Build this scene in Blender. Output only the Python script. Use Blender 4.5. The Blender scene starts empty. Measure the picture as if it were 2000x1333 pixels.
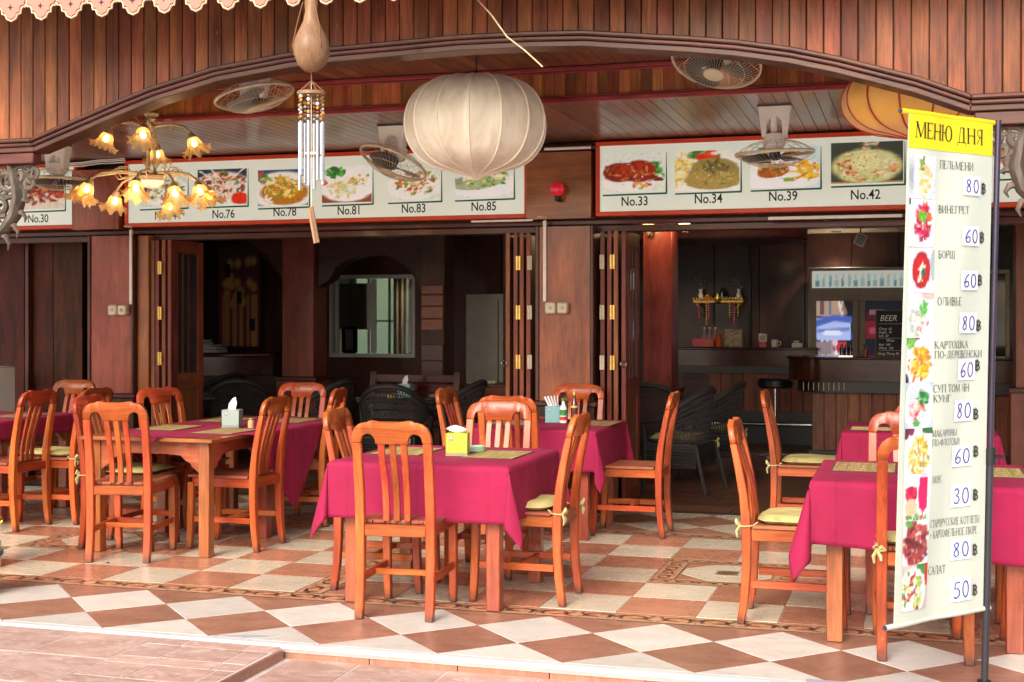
import bpy, bmesh, math, random
import numpy as np
from mathutils import Vector, Matrix
R=math.radians; PI=math.pi
random.seed(7)
SC=bpy.context.scene
COL=SC.collection
# ------------------------------------------------------------------ camera, light, exposure
FPX,YAW,EYE,HOR=2600.0,R(16.7),1.46,628.0
cam=bpy.data.cameras.new('camera'); cam_o=bpy.data.objects.new('camera',cam); COL.objects.link(cam_o)
cam_o.location=(0,0,EYE); cam_o.rotation_euler=(R(90),0,YAW)
cam.sensor_width=36; cam.lens=FPX/2000*36; cam.shift_y=-(666.5-HOR)/2000; cam.clip_end=5000; cam.clip_start=.05
SC.camera=cam_o
world=bpy.data.worlds.new('World'); SC.world=world; world.use_nodes=True
wn=world.node_tree; bgn=wn.nodes['Background']
sky=wn.nodes.new('ShaderNodeTexSky'); sky.sky_type='NISHITA'; sky.sun_disc=False
SUN_EL,SUN_AZ=R(36),R(186)      # azimuth clockwise from +Y
sky.sun_elevation=SUN_EL; sky.sun_rotation=SUN_AZ; sky.altitude=0; sky.dust_density=5; sky.air_density=.6; sky.ozone_density=.5
wn.links.new(sky.outputs[0],bgn.inputs[0]); bgn.inputs[1].default_value=.15
sl=bpy.data.lights.new('sun','SUN'); sl.energy=.88; sl.angle=R(30); sl.color=(1,.97,.93)
so=bpy.data.objects.new('sun',sl); COL.objects.link(so)
sd=Vector((math.sin(SUN_AZ)*math.cos(SUN_EL),math.cos(SUN_AZ)*math.cos(SUN_EL),math.sin(SUN_EL)))
so.rotation_euler=(-sd).to_track_quat('-Z','Y').to_euler()
vs=SC.view_settings; vs.view_transform='Standard'; vs.look='None'; vs.gamma=1; vs.use_curve_mapping=False; vs.exposure=1.05

# ------------------------------------------------------------------ helpers
_F=Vector((-math.sin(YAW),math.cos(YAW),0)); _R=Vector((math.cos(YAW),math.sin(YAW),0))
def at(u,v,Y):
    """survey helper: where a sight line of the survey drawing meets the vertical plane at depth Y"""
    d=_F*FPX+_R*(u-1000)+Vector((0,0,1))*(HOR-v); return Vector((0,0,EYE))+d*(Y/d.y)
def onfloor(u,v,z=0):
    d=_F*FPX+_R*(u-1000)+Vector((0,0,1))*(HOR-v); return Vector((0,0,EYE))+d*((z-EYE)/d.z)
def lin(c):
    if isinstance(c,str): c=[int(c[i:i+2],16)/255 for i in (0,2,4)]
    return tuple(((x+.055)/1.055)**2.4 if x>.04045 else x/12.92 for x in c)

class MB:
    def __init__(s): s.v=[];s.f=[];s.g=[];s.rnd=random.Random(len(COL.objects))
    def add(s,vs,fs,M=None,off=None):
        vs=[Vector(v) for v in vs]
        mn=[min(v[i] for v in vs) for i in range(3)];mx=[max(v[i] for v in vs) for i in range(3)]
        dims=[mx[i]-mn[i] for i in range(3)]; L=dims.index(max(dims)); o=[L,(L+1)%3,(L+2)%3]
        r=[s.rnd.uniform(0,40) for _ in range(3)] if off is None else off
        s.g+=[(v[o[0]]-mn[o[0]]+r[0],v[o[1]]-mn[o[1]]+r[1],v[o[2]]-mn[o[2]]+r[2]) for v in vs]
        if M is not None: vs=[M@v for v in vs]
        b=len(s.v); s.v+=[tuple(v) for v in vs]; s.f+=[tuple(b+i for i in f) for f in fs]; return s
    def box(s,x0,x1,y0,y1,z0,z1,M=None):
        v=[(x0,y0,z0),(x1,y0,z0),(x1,y1,z0),(x0,y1,z0),(x0,y0,z1),(x1,y0,z1),(x1,y1,z1),(x0,y1,z1)]
        return s.add(v,[(0,3,2,1),(4,5,6,7),(0,1,5,4),(1,2,6,5),(2,3,7,6),(3,0,4,7)],M)
    def prism(s,pts,a,b,ax='y',M=None):
        """outline pts extruded from a to b; ax y: pts are (x,z); ax z: (x,y); ax x: (y,z)"""
        def P(p,t): return (p[0],t,p[1]) if ax=='y' else ((p[0],p[1],t) if ax=='z' else (t,p[0],p[1]))
        n=len(pts); v=[P(p,a) for p in pts]+[P(p,b) for p in pts]
        f=[tuple(range(n)),tuple(range(2*n-1,n-1,-1))]+[(i,n+i,n+(i+1)%n,(i+1)%n) for i in range(n)]
        return s.add(v,f,M)
    def tube(s,pts,r,n=6,M=None,cap=True,flat=1.0):
        pts=[Vector(p) for p in pts]; m=len(pts); rr=r if isinstance(r,(list,tuple)) else [r]*m
        v=[];up=None
        for i,p in enumerate(pts):
            t=(pts[min(i+1,m-1)]-pts[max(i-1,0)]).normalized()
            if up is None:
                up=Vector((0,0,1)) if abs(t.z)<.9 else Vector((0,1,0))
            a=t.cross(up)
            if a.length<1e-5: a=t.orthogonal()
            a.normalize(); b=a.cross(t).normalized(); up=b
            for k in range(n):
                an=2*PI*k/n+PI/n; v.append(p+a*math.cos(an)*rr[i]+b*math.sin(an)*rr[i]*flat)
        f=[(i*n+k,i*n+(k+1)%n,(i+1)*n+(k+1)%n,(i+1)*n+k) for i in range(m-1) for k in range(n)]
        if cap: f+=[tuple(range(n-1,-1,-1)),tuple(range((m-1)*n,m*n))]
        return s.add(v,f,M)
    def bar(s,pts,wx,wy,M=None):
        """square-section member through points (x,y,z) mostly vertical; wx, wy full widths (scalars or lists)"""
        m=len(pts); wx=wx if isinstance(wx,(list,tuple)) else [wx]*m; wy=wy if isinstance(wy,(list,tuple)) else [wy]*m
        v=[]
        for p,a,b in zip(pts,wx,wy):
            v+=[(p[0]-a/2,p[1]-b/2,p[2]),(p[0]+a/2,p[1]-b/2,p[2]),(p[0]+a/2,p[1]+b/2,p[2]),(p[0]-a/2,p[1]+b/2,p[2])]
        f=[(i*4+k,i*4+(k+1)%4,(i+1)*4+(k+1)%4,(i+1)*4+k) for i in range(m-1) for k in range(4)]
        f+=[(3,2,1,0),((m-1)*4,(m-1)*4+1,(m-1)*4+2,(m-1)*4+3)]
        return s.add(v,f,M)
    def lathe(s,prof,n=20,M=None,fn=None):
        """prof (r,z) from bottom to top; fn(angle,i)->radius factor"""
        v=[];m=len(prof)
        for i,(r,z) in enumerate(prof):
            for k in range(n):
                an=2*PI*k/n; q=r*(fn(an,i) if fn else 1); v.append((q*math.cos(an),q*math.sin(an),z))
        f=[(i*n+k,i*n+(k+1)%n,(i+1)*n+(k+1)%n,(i+1)*n+k) for i in range(m-1) for k in range(n)]
        if prof[0][0]>1e-4: f.append(tuple(range(n-1,-1,-1)))
        if prof[-1][0]>1e-4: f.append(tuple(range((m-1)*n,m*n)))
        return s.add(v,f,M)
    def mesh(s,name,mat,bevel=0,smooth=True,ang=38):
        me=bpy.data.meshes.new(name); me.from_pydata(s.v,[],s.f)
        at_=me.attributes.new('gc','FLOAT_VECTOR','POINT'); at_.data.foreach_set('vector',np.array(s.g,dtype=np.float32).ravel())
        bm=bmesh.new(); bm.from_mesh(me)
        bmesh.ops.recalc_face_normals(bm,faces=bm.faces)
        if bevel:
            es=[e for e in bm.edges if len(e.link_faces)==2 and e.calc_face_angle(0)>R(35)]
            bmesh.ops.bevel(bm,geom=es,offset=bevel,segments=1,affect='EDGES',clamp_overlap=True)
        bm.to_mesh(me); bm.free()
        if smooth:
            me.shade_smooth(); me.set_sharp_from_angle(angle=R(ang))
        if mat: me.materials.append(mat)
        me.update(); return me
    def obj(s,name,mat,parent=None,bevel=0,smooth=True,ang=38,loc=None,label=None):
        return link(name,s.mesh(name,mat,bevel,smooth,ang),parent,loc,label)
def link(name,me,parent=None,loc=None,label=None):
    o=bpy.data.objects.new(name,me); COL.objects.link(o)
    if parent: o.parent=parent
    if loc is not None: o.location=loc
    if label: o['label']=label
    return o
def thing(name,label,cat,loc=(0,0,0),rz=0,group=None):
    o=bpy.data.objects.new(name,None); COL.objects.link(o); o.location=loc; o.rotation_euler=(0,0,rz); o.empty_display_size=.1
    o['label']=label; o['category']=cat
    if group: o['group']=group
    return o
def tag(o,label,cat,group=None):
    o['label']=label; o['category']=cat
    if group: o['group']=group
    return o
def struct(o): o['kind']='structure'; return o
def sempty(name,loc=(0,0,0)):
    o=bpy.data.objects.new(name,None); COL.objects.link(o); o.location=loc; o['kind']='structure'; return o
CH={}
def dup(root,loc,rz,label,group=None):
    kids=[o for o in COL.objects if o.parent==root]
    r=root.copy(); COL.objects.link(r); r.location=loc; r.rotation_euler=(0,0,rz); r['label']=label
    if group: r['group']=group
    for ch in kids:
        c=ch.copy(); COL.objects.link(c); c.parent=r
        for g in [o for o in COL.objects if o.parent==ch]:
            d=g.copy(); COL.objects.link(d); d.parent=c
    return r

# ------------------------------------------------------------------ materials
def nmat(name):
    m=bpy.data.materials.new(name); m.use_nodes=True; nt=m.node_tree; b=nt.nodes['Principled BSDF']; return m,nt,b
def N(nt,t,**k):
    n=nt.nodes.new('ShaderNode'+t)
    for a,v in k.items():
        if a in ('operation','blend_type','data_type','noise_dimensions','wave_type','bands_direction','attribute_name','feature','vector_type','clamp'): setattr(n,a,v)
        else: n.inputs[a].default_value=v
    return n
def gcoord(nt,scale=(1,1,1),rnd=True):
    a=N(nt,'Attribute',attribute_name='gc'); L=nt.links
    if rnd:
        oi=nt.nodes.new('ShaderNodeObjectInfo'); mu=N(nt,'Math',operation='MULTIPLY'); mu.inputs[1].default_value=53.0
        L.new(oi.outputs['Random'],mu.inputs[0])
        ad=N(nt,'VectorMath',operation='ADD'); L.new(a.outputs['Vector'],ad.inputs[0]); L.new(mu.outputs[0],ad.inputs[1]); src=ad.outputs[0]
    else: src=a.outputs['Vector']
    mp=nt.nodes.new('ShaderNodeMapping'); mp.inputs['Scale'].default_value=scale; L.new(src,mp.inputs[0]); return mp.outputs[0]
def mixc(nt,fac,a,b,bt='MIX'):
    m=nt.nodes.new('ShaderNodeMix'); m.data_type='RGBA'; m.blend_type=bt
    for s,x in ((0,fac),(6,a),(7,b)):
        if hasattr(x,'is_linked') or isinstance(x,bpy.types.NodeSocket): nt.links.new(x,m.inputs[s])
        else: m.inputs[s].default_value=x if s==0 else (*x,1) if len(x)==3 else x
    return m.outputs[2]
def ramp(nt,src,stops):
    r=nt.nodes.new('ShaderNodeValToRGB'); e=r.color_ramp.elements
    while len(e)<len(stops): e.new(.5)
    for el,(p,c) in zip(e,stops): el.position=p; el.color=(*c,1) if len(c)==3 else c
    nt.links.new(src,r.inputs[0]); return r.outputs[0]
def wood(name,a,b,rough=.35,var=.35,coat=.3,bump=.12,gs=28,wear=None,hue=.015,spec=.3):
    m,nt,bs=nmat(name); L=nt.links
    c=gcoord(nt,(1.6,gs,gs)); n1=N(nt,'TexNoise',Scale=1.0,Detail=5.0,Roughness=.6,Distortion=.6); L.new(c,n1.inputs['Vector'])
    c2=gcoord(nt,(5,90,90)); n2=N(nt,'TexNoise',Scale=1.5,Detail=3.0); L.new(c2,n2.inputs['Vector'])
    c3=gcoord(nt,(3,3,3)); n3=N(nt,'TexNoise',Scale=1.2,Detail=3.0); L.new(c3,n3.inputs['Vector'])
    col=ramp(nt,n1.outputs[0],[(.3,a),(.68,b)])
    col=mixc(nt,.35,col,ramp(nt,n2.outputs[0],[(.35,(.35,.35,.35)),(.65,(1.25,1.25,1.25))]),'MULTIPLY')
    col=mixc(nt,.7,col,ramp(nt,n3.outputs[0],[(.3,(.62,.6,.6)),(.7,(1.25,1.25,1.25))]),'MULTIPLY')
    oi=nt.nodes.new('ShaderNodeObjectInfo'); hs=nt.nodes.new('ShaderNodeHueSaturation')
    mr=N(nt,'MapRange'); mr.inputs[3].default_value=1-var; mr.inputs[4].default_value=1+var; L.new(oi.outputs['Random'],mr.inputs[0]); L.new(mr.outputs[0],hs.inputs['Value'])
    mf=N(nt,'Math',operation='MULTIPLY'); mf.inputs[1].default_value=7.13; L.new(oi.outputs['Random'],mf.inputs[0])
    fr=N(nt,'Math',operation='FRACT'); L.new(mf.outputs[0],fr.inputs[0])
    mh=N(nt,'MapRange'); mh.inputs[3].default_value=.5-hue; mh.inputs[4].default_value=.5+hue; L.new(fr.outputs[0],mh.inputs[0]); L.new(mh.outputs[0],hs.inputs['Hue'])
    L.new(col,hs.inputs['Color']); out=hs.outputs[0]
    if wear:
        cw=gcoord(nt,(7,14,14)); nw=N(nt,'TexNoise',Scale=1.6,Detail=8.0,Roughness=.75); L.new(cw,nw.inputs['Vector'])
        out=mixc(nt,ramp(nt,nw.outputs[0],[(.64,(0,0,0)),(.7,(.75,.75,.75))]),out,wear)
    L.new(out,bs.inputs['Base Color'])
    rr=N(nt,'MapRange'); rr.inputs[3].default_value=rough*.7; rr.inputs[4].default_value=rough*1.4; L.new(n3.outputs[0],rr.inputs[0]); L.new(rr.outputs[0],bs.inputs['Roughness'])
    bs.inputs['Coat Weight'].default_value=coat; bs.inputs['Coat Roughness'].default_value=.12; bs.inputs['Specular IOR Level'].default_value=spec
    bp=N(nt,'Bump',Strength=bump,Distance=.004); L.new(n2.outputs[0],bp.inputs['Height']); L.new(bp.outputs[0],bs.inputs['Normal'])
    return m
def plain(name,c,rough=.5,metal=0,var=.12,sc=6,emit=None,es=1,trans=0,alpha=1,bump=0,coat=0,ior=1.45,sss=0):
    m,nt,bs=nmat(name); L=nt.links
    c=lin(c) if isinstance(c,str) else c
    g=gcoord(nt,(sc,sc,sc)); n=N(nt,'TexNoise',Scale=1.0,Detail=6.0,Roughness=.65); L.new(g,n.inputs['Vector'])
    L.new(ramp(nt,n.outputs[0],[(.3,tuple(x*(1-var) for x in c)),(.7,tuple(min(1,x*(1+var)) for x in c))]),bs.inputs['Base Color'])
    bs.inputs['Roughness'].default_value=rough; bs.inputs['Metallic'].default_value=metal; bs.inputs['IOR'].default_value=ior
    bs.inputs['Coat Weight'].default_value=coat
    if trans: bs.inputs['Transmission Weight'].default_value=trans
    if emit: bs.inputs['Emission Color'].default_value=(*emit,1); bs.inputs['Emission Strength'].default_value=es
    if bump:
        g2=gcoord(nt,(sc*12,)*3); n2=N(nt,'TexNoise',Scale=1.0,Detail=3.0); L.new(g2,n2.inputs['Vector']); bp=N(nt,'Bump',Strength=bump,Distance=.003); L.new(n2.outputs[0],bp.inputs['Height']); L.new(bp.outputs[0],bs.inputs['Normal'])
    return m
def tilem(name,a,b,vein,rough=.22,sc=3.0,dirt=.5,stain=.25):
    m,nt,bs=nmat(name); L=nt.links
    g=gcoord(nt,(sc,sc*2.2,sc)); n=N(nt,'TexNoise',Scale=1.3,Detail=8.0,Roughness=.62,Distortion=.7); L.new(g,n.inputs['Vector'])
    g2=gcoord(nt,(sc*4,sc*7,sc)); n2=N(nt,'TexNoise',Scale=1.0,Detail=6.0,Roughness=.7,Distortion=1.4); L.new(g2,n2.inputs['Vector'])
    col=ramp(nt,n.outputs[0],[(.32,a),(.66,b)])
    col=mixc(nt,ramp(nt,n2.outputs[0],[(.5,(0,0,0)),(.74,(dirt,dirt,dirt))]),col,vein)
    oi=nt.nodes.new('ShaderNodeObjectInfo'); hs=nt.nodes.new('ShaderNodeHueSaturation'); mr=N(nt,'MapRange'); mr.inputs[3].default_value=.86; mr.inputs[4].default_value=1.12
    L.new(oi.outputs['Random'],mr.inputs[0]); L.new(mr.outputs[0],hs.inputs['Value']); L.new(col,hs.inputs['Color'])
    # foot scuffs and drip stains in world space
    tc=nt.nodes.new('ShaderNodeNewGeometry'); n4=N(nt,'TexNoise',Scale=3.4,Detail=10.0,Roughness=.78); L.new(tc.outputs['Position'],n4.inputs['Vector'])
    col=mixc(nt,ramp(nt,n4.outputs[0],[(.6,(0,0,0)),(.9,(stain,)*3)]),hs.outputs[0],(.2,.16,.12))
    L.new(col,bs.inputs['Base Color'])
    rr=N(nt,'MapRange'); rr.inputs[3].default_value=rough*.6; rr.inputs[4].default_value=rough*1.9; L.new(n4.outputs[0],rr.inputs[0]); L.new(rr.outputs[0],bs.inputs['Roughness'])
    bp=N(nt,'Bump',Strength=.12,Distance=.003); L.new(n2.outputs[0],bp.inputs['Height']); L.new(bp.outputs[0],bs.inputs['Normal'])
    return m
def clothm(name,c,sc=900,rough=.85):
    m,nt,bs=nmat(name); L=nt.links; g=gcoord(nt,(1,1,1),False)
    w=N(nt,'TexWave',Scale=sc/20,Distortion=.3); L.new(g,w.inputs['Vector'])
    n=N(nt,'TexNoise',Scale=5.0,Detail=6.0); L.new(g,n.inputs['Vector'])
    col=ramp(nt,n.outputs[0],[(.3,tuple(x*.85 for x in c)),(.7,tuple(x*1.12 for x in c))]); L.new(col,bs.inputs['Base Color'])
    bs.inputs['Roughness'].default_value=rough; bs.inputs['Sheen Weight'].default_value=.04; bs.inputs['Sheen Roughness'].default_value=.5
    bs.inputs['Sheen Tint'].default_value=(*[min(1,x*1.6+.05) for x in c],1)
    oc=nt.nodes.new('ShaderNodeTexCoord'); sx=nt.nodes.new('ShaderNodeSeparateXYZ'); L.new(oc.outputs['Object'],sx.inputs[0]); hs=[]
    for ax in (0,1):
        p_=N(nt,'Math',operation='PINGPONG'); p_.inputs[1].default_value=.19; L.new(sx.outputs[ax],p_.inputs[0]); q_=N(nt,'MapRange'); q_.inputs[1].default_value=0; q_.inputs[2].default_value=.012; q_.inputs[3].default_value=1; q_.inputs[4].default_value=0; L.new(p_.outputs[0],q_.inputs[0]); hs.append(q_.outputs[0])
    mxx=N(nt,'Math',operation='MAXIMUM'); L.new(hs[0],mxx.inputs[0]); L.new(hs[1],mxx.inputs[1])
    n2=N(nt,'TexNoise',Scale=260.0,Detail=2.0); L.new(g,n2.inputs['Vector'])
    bp=N(nt,'Bump',Strength=.25,Distance=.001); L.new(n2.outputs[0],bp.inputs['Height'])
    n3=N(nt,'TexNoise',Scale=9.0,Detail=2.0); L.new(g,n3.inputs['Vector']); bp2=N(nt,'Bump',Strength=.5,Distance=.02); L.new(n3.outputs[0],bp2.inputs['Height']); L.new(bp.outputs[0],bp2.inputs['Normal']); bp3=N(nt,'Bump',Strength=.6,Distance=.005); L.new(mxx.outputs[0],bp3.inputs['Height']); L.new(bp2.outputs[0],bp3.inputs['Normal']); L.new((bp3 if 'table' in name else bp2).outputs[0],bs.inputs['Normal'])
    return m
def printm(name,rough=.35,es=0):
    m,nt,bs=nmat(name); a=N(nt,'Attribute',attribute_name='Col'); nt.links.new(a.outputs['Color'],bs.inputs['Base Color']); bs.inputs['Roughness'].default_value=rough
    return m
W_fascia=wood('varnished_plank',(.10,.027,.010),(.31,.10,.036),rough=.5,var=.26,coat=.04,gs=13,hue=.012,wear=(.40,.21,.12))
W_trim=wood('dark_moulding_wood',(.065,.02,.013),(.125,.042,.026),rough=.38,var=.05,coat=.2,gs=14)
W_ceil=wood('glossy_ceiling_board',(.15,.058,.03),(.26,.105,.055),rough=.36,var=.22,coat=.28,gs=14,bump=.05)
W_drop=wood('drop_board',(.2,.055,.02),(.45,.16,.05),rough=.4,var=.5,coat=.1,gs=14,hue=.012)
W_red=wood('red_painted_moulding',(.25,.035,.04),(.36,.06,.06),rough=.35,var=.05,coat=.2,gs=8,bump=.03)
W_pan=wood('panel_wood',(.22,.045,.015),(.43,.125,.042),rough=.3,var=.12,coat=.3,gs=9)
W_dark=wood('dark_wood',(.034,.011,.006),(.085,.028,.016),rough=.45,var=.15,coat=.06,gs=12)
M_dark=plain('dark_underlay',(.02,.015,.012),.8); W_mid=wood('inner_column_wood',(.20,.045,.024),(.33,.085,.045),rough=.34,var=.08,coat=.15,gs=8)
W_door=wood('door_wood',(.15,.036,.016),(.31,.09,.036),rough=.42,var=.22,coat=.1,gs=18)
W_chair=wood('orange_varnished_wood',(.29,.043,.011),(.54,.112,.027),rough=.34,var=.22,coat=.28,gs=20,bump=.1,hue=.01,wear=(.58,.24,.10))
W_seat=wood('worn_seat_wood',(.26,.07,.035),(.42,.14,.075),rough=.45,var=.12,coat=.15,gs=22,bump=.15)
W_bar=wood('bar_wood',(.035,.006,.005),(.085,.016,.011),rough=.16,var=.15,coat=.35,gs=10)
W_floor=wood('inner_floor_wood',(.12,.05,.03),(.22,.1,.055),rough=.4,var=.12,coat=.1,gs=20)
M_cream=tilem('cream_tile',(.58,.50,.36),(.68,.60,.46),(.48,.40,.28),dirt=.14)
M_terra=tilem('terracotta_tile',(.40,.175,.10),(.50,.235,.145),(.32,.14,.085),dirt=.2)
M_cream2=tilem('pale_marble_tile',(.56,.53,.46),(.66,.63,.56),(.40,.35,.28),dirt=.55,rough=.3,stain=.75)
M_terra2=tilem('brown_stone_tile',(.25,.115,.072),(.36,.18,.115),(.50,.30,.23),dirt=.6,rough=.3,stain=.7)
M_pink=tilem('pink_paving_tile',(.36,.21,.155),(.52,.35,.285),(.66,.52,.47),dirt=1.0,rough=.5,stain=.8)
M_grout=plain('grout',(.36,.29,.23),.9,sc=5,var=.25)
M_groutp=plain('pale_grout',(.6,.5,.46),.9,sc=5,var=.25)
M_marble=tilem('white_marble',(.72,.72,.70),(.82,.82,.80),(.55,.52,.5),dirt=.25,rough=.25)
M_cloth=clothm('magenta_tablecloth',(.29,.003,.048))
M_cush=clothm('olive_yellow_cushion_fabric',(.50,.44,.17))
M_tie=plain('cushion_tie_fabric',(.5,.45,.2),.9)
M_print=printm('printed_picture')
M_printb=printm('picture_with_added_glow'); _nt=M_printb.node_tree; _nt.links.new(_nt.nodes['Attribute'].outputs['Color'],_nt.nodes['Principled BSDF'].inputs['Emission Color']); _nt.nodes['Principled BSDF'].inputs['Emission Strength'].default_value=.16  # dish pictures get the same added glow as the sign face
M_printm=printm('matt_print',.7)
M_ink=plain('black_ink',(.01,.01,.01),.5,var=0)
M_blue=plain('blue_marker_ink',(.01,.04,.28),.5,var=.3,sc=30)
M_signw=plain('sign_face_pale',(.74,.80,.70),.3,var=.04,sc=1.5,emit=(.8,.9,.76),es=.16)  # faint emission added to brighten the sign face
M_orange=plain('orange_red_frame',(.72,.075,.02),.35,var=.12)
M_green=plain('dark_green_print',(.0,.13,.08),.4,var=.1)
M_white=plain('white_plastic',(.88,.85,.76),.4,var=.08)
M_ivory=plain('ivory_plastic',(.66,.60,.42),.4,var=.08)
M_wire=plain('cream_wire',(.70,.60,.42),.4,metal=.2,var=.2,sc=20)
M_blade=plain('dark_blade_plastic',(.06,.07,.07),.3,var=.2)
M_black=plain('black_plastic',(.012,.012,.014),.35,var=.2)
M_brass=plain('aged_brass',(.5,.33,.1),.35,metal=.9,var=.3,sc=20)
M_gold=plain('bright_gold',(.62,.40,.10),.3,metal=.8,var=.3,sc=20)
M_chrome=plain('polished_metal',(.7,.7,.72),.2,metal=1,var=.1)
M_antique=plain('antique_cream_metal',(.46,.36,.2),.45,metal=.3,var=.35,sc=30)
M_grey=plain('grey_panel',(.3,.3,.29),.4,var=.1)
M_alu=plain('white_window_frame',(.5,.52,.5),.4,var=.08)
M_carve=wood('weathered_carved_wood',(.055,.043,.033),(.18,.14,.11),rough=.7,var=.1,coat=0,gs=18,bump=.4)
M_pinkp=plain('pink_painted_board',(.52,.19,.14),.7,var=.08,sc=2)
M_creamp=plain('cream_painted_edge',(.55,.46,.28),.5,var=.08)
M_soffit=plain('white_ceiling_paint',(.36,.33,.29),.8,var=.05,sc=1)
M_rattan=plain('black_rattan',(.03,.026,.024),.5,var=.4,sc=60,bump=.5)
M_glass,_nt,_b=nmat('clear_glass'); _b.inputs['Transmission Weight'].default_value=1; _b.inputs['Roughness'].default_value=.03; _b.inputs['IOR'].default_value=1.3
# ------------------------------------------------------------------ printed pictures: colour grids painted in code
class Pic:
    def __init__(s,w,h,bg):
        s.w,s.h=w,h; s.a=np.zeros((h,w,3)); s.a[:]=lin(bg); s.y,s.x=np.mgrid[0:h,0:w]; s.x=s.x/(w-1); s.y=s.y/(h-1)  # y up
    def ell(s,cx,cy,rx,ry,c,rot=0,soft=.12):
        c=lin(c); dx,dy=s.x-cx,s.y-cy; a=math.cos(rot);b=math.sin(rot); X=(dx*a+dy*b)/rx; Y=(-dx*b+dy*a)/ry
        d=np.sqrt(X*X+Y*Y); k=np.clip((1-d)/soft,0,1)[...,None]; s.a=s.a*(1-k)+np.array(c)*k; return s
    def rect(s,x0,x1,y0,y1,c):
        m=(s.x>=x0)&(s.x<=x1)&(s.y>=y0)&(s.y<=y1); s.a[m]=lin(c); return s
    def clump(s,cx,cy,rx,ry,cols,n,r,seed=0,el=1.8):
        g=random.Random(seed*97+n)
        for _ in range(n):
            t=g.uniform(0,2*PI); q=math.sqrt(g.random()); rr=r*g.uniform(.55,1.2)
            s.ell(cx+rx*q*math.cos(t),cy+ry*q*math.sin(t),rr*el,rr/el**.3,g.choice(cols),g.uniform(0,PI),.5)
        return s
    def line(s,pts,w,c,asp=1.0):
        c=np.array(lin(c)); d=np.full(s.x.shape,9.)
        for (x0,y0),(x1,y1) in zip(pts,pts[1:]):
            vx,vy=(x1-x0)*asp,y1-y0; L=vx*vx+vy*vy+1e-9; t=np.clip((((s.x-x0)*asp)*vx+(s.y-y0)*vy)/L,0,1)
            d=np.minimum(d,np.hypot((s.x-x0)*asp-t*vx,s.y-y0-t*vy))
        k=np.clip((w-d)/(w*.5)+.5,0,1)[...,None]; s.a=s.a*(1-k)+c*k; return s
    def zoom(s,k,sat=1.0):
        yi=np.clip(((np.arange(s.h)/(s.h-1)-.5)/k+.5)*(s.h-1),0,s.h-1).round().astype(int); xi=np.clip(((np.arange(s.w)/(s.w-1)-.5)/k+.5)*(s.w-1),0,s.w-1).round().astype(int)
        s.a=s.a[yi][:,xi]; mn=s.a.mean(axis=2,keepdims=True); s.a=np.clip(mn+(s.a-mn)*sat,0,1); return s
    def noise(s,amt,seed=1):
        g=np.random.default_rng(seed); s.a=np.clip(s.a*(1+g.normal(0,amt,(s.h,s.w,1))),0,1); return s
    def obj(s,name,fn,parent,mat=None,label=None,me_only=False):
        """fn(x,y)->3D point for x,y in 0..1"""
        vs=[tuple(fn(x/(s.w-1),y/(s.h-1))) for y in range(s.h) for x in range(s.w)]
        fs=[(y*s.w+x,y*s.w+x+1,(y+1)*s.w+x+1,(y+1)*s.w+x) for y in range(s.h-1) for x in range(s.w-1)]
        me=bpy.data.meshes.new(name); me.from_pydata(vs,[],fs); ca=me.attributes.new('Col','FLOAT_COLOR','POINT')
        c=np.ones((s.h*s.w,4),dtype=np.float32); c[:,:3]=s.a.reshape(-1,3); ca.data.foreach_set('color',c.ravel()); me.materials.append(mat or M_print)
        return me if me_only else link(name,me,parent,label=label)
def text_mb(body,size,fn,sx=1.0,shear=0,align='CENTER',bold=0):
    cu=bpy.data.curves.new('t','FONT'); cu.body=body; cu.size=size; cu.align_x=align; cu.shear=shear; cu.resolution_u=3; cu.offset=bold
    o=bpy.data.objects.new('t',cu); COL.objects.link(o); dg=bpy.context.evaluated_depsgraph_get(); me=o.evaluated_get(dg).to_mesh()
    vs=[fn(v.co.x*sx,v.co.y) for v in me.vertices]; fs=[tuple(p.vertices) for p in me.polygons]
    o.evaluated_get(dg).to_mesh_clear(); bpy.data.objects.remove(o); bpy.data.curves.remove(cu); return vs,fs
# ================================================================== GROUND AND FLOORS
def sheet(name,x0,x1,y0,y1,z0,z1,mat,parent=None): return MB().box(x0,x1,y0,y1,z0,z1).obj(name,mat,parent,smooth=False)
struct(sheet('street_ground',-2500,2500,-2500,2500,-.30,-.064,plain('street_paving',(.60,.55,.50),.8,sc=.5,var=.15)))
def clip(poly,ax,lim,keep_less):
    out=[];n=len(poly)
    for i in range(n):
        a,b=poly[i],poly[(i+1)%n]; ia=(a[ax]<=lim) if keep_less else (a[ax]>=lim); ib=(b[ax]<=lim) if keep_less else (b[ax]>=lim)
        if ia: out.append(a)
        if ia!=ib:
            t=(lim-a[ax])/(b[ax]-a[ax]); out.append((a[0]+(b[0]-a[0])*t,a[1]+(b[1]-a[1])*t))
    return out
trnd=random.Random(3)
def tile_obj(name,poly,mat,parent,z=0,th=.011,gap=.0028):
    cx=sum(p[0] for p in poly)/len(poly); cy=sum(p[1] for p in poly)/len(poly)
    q=[(p[0]-cx-math.copysign(gap,p[0]-cx)*(abs(p[0]-cx)>.02),p[1]-cy-math.copysign(gap,p[1]-cy)*(abs(p[1]-cy)>.02)) for p in poly]
    key=(name,mat.name,tuple((round(a,3),round(b,3)) for a,b in q))
    if key not in CH: CH[key]=MB().prism(q,-th,0,'z').mesh(name,mat,bevel=.0012,smooth=False)
    o=link(name,CH[key],parent,(cx,cy,z+trnd.uniform(-.0006,.0006))); return o
fl=sempty('terrace_floor'); fb=sempty('terrace_edge_paving'); ft=sempty('threshold_paving')
sheet('grout_bed',-8.9,2.2,5.50,10.12,-.2,-.003,M_grout,fl)
X0=-8.6; X1=1.9
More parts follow.
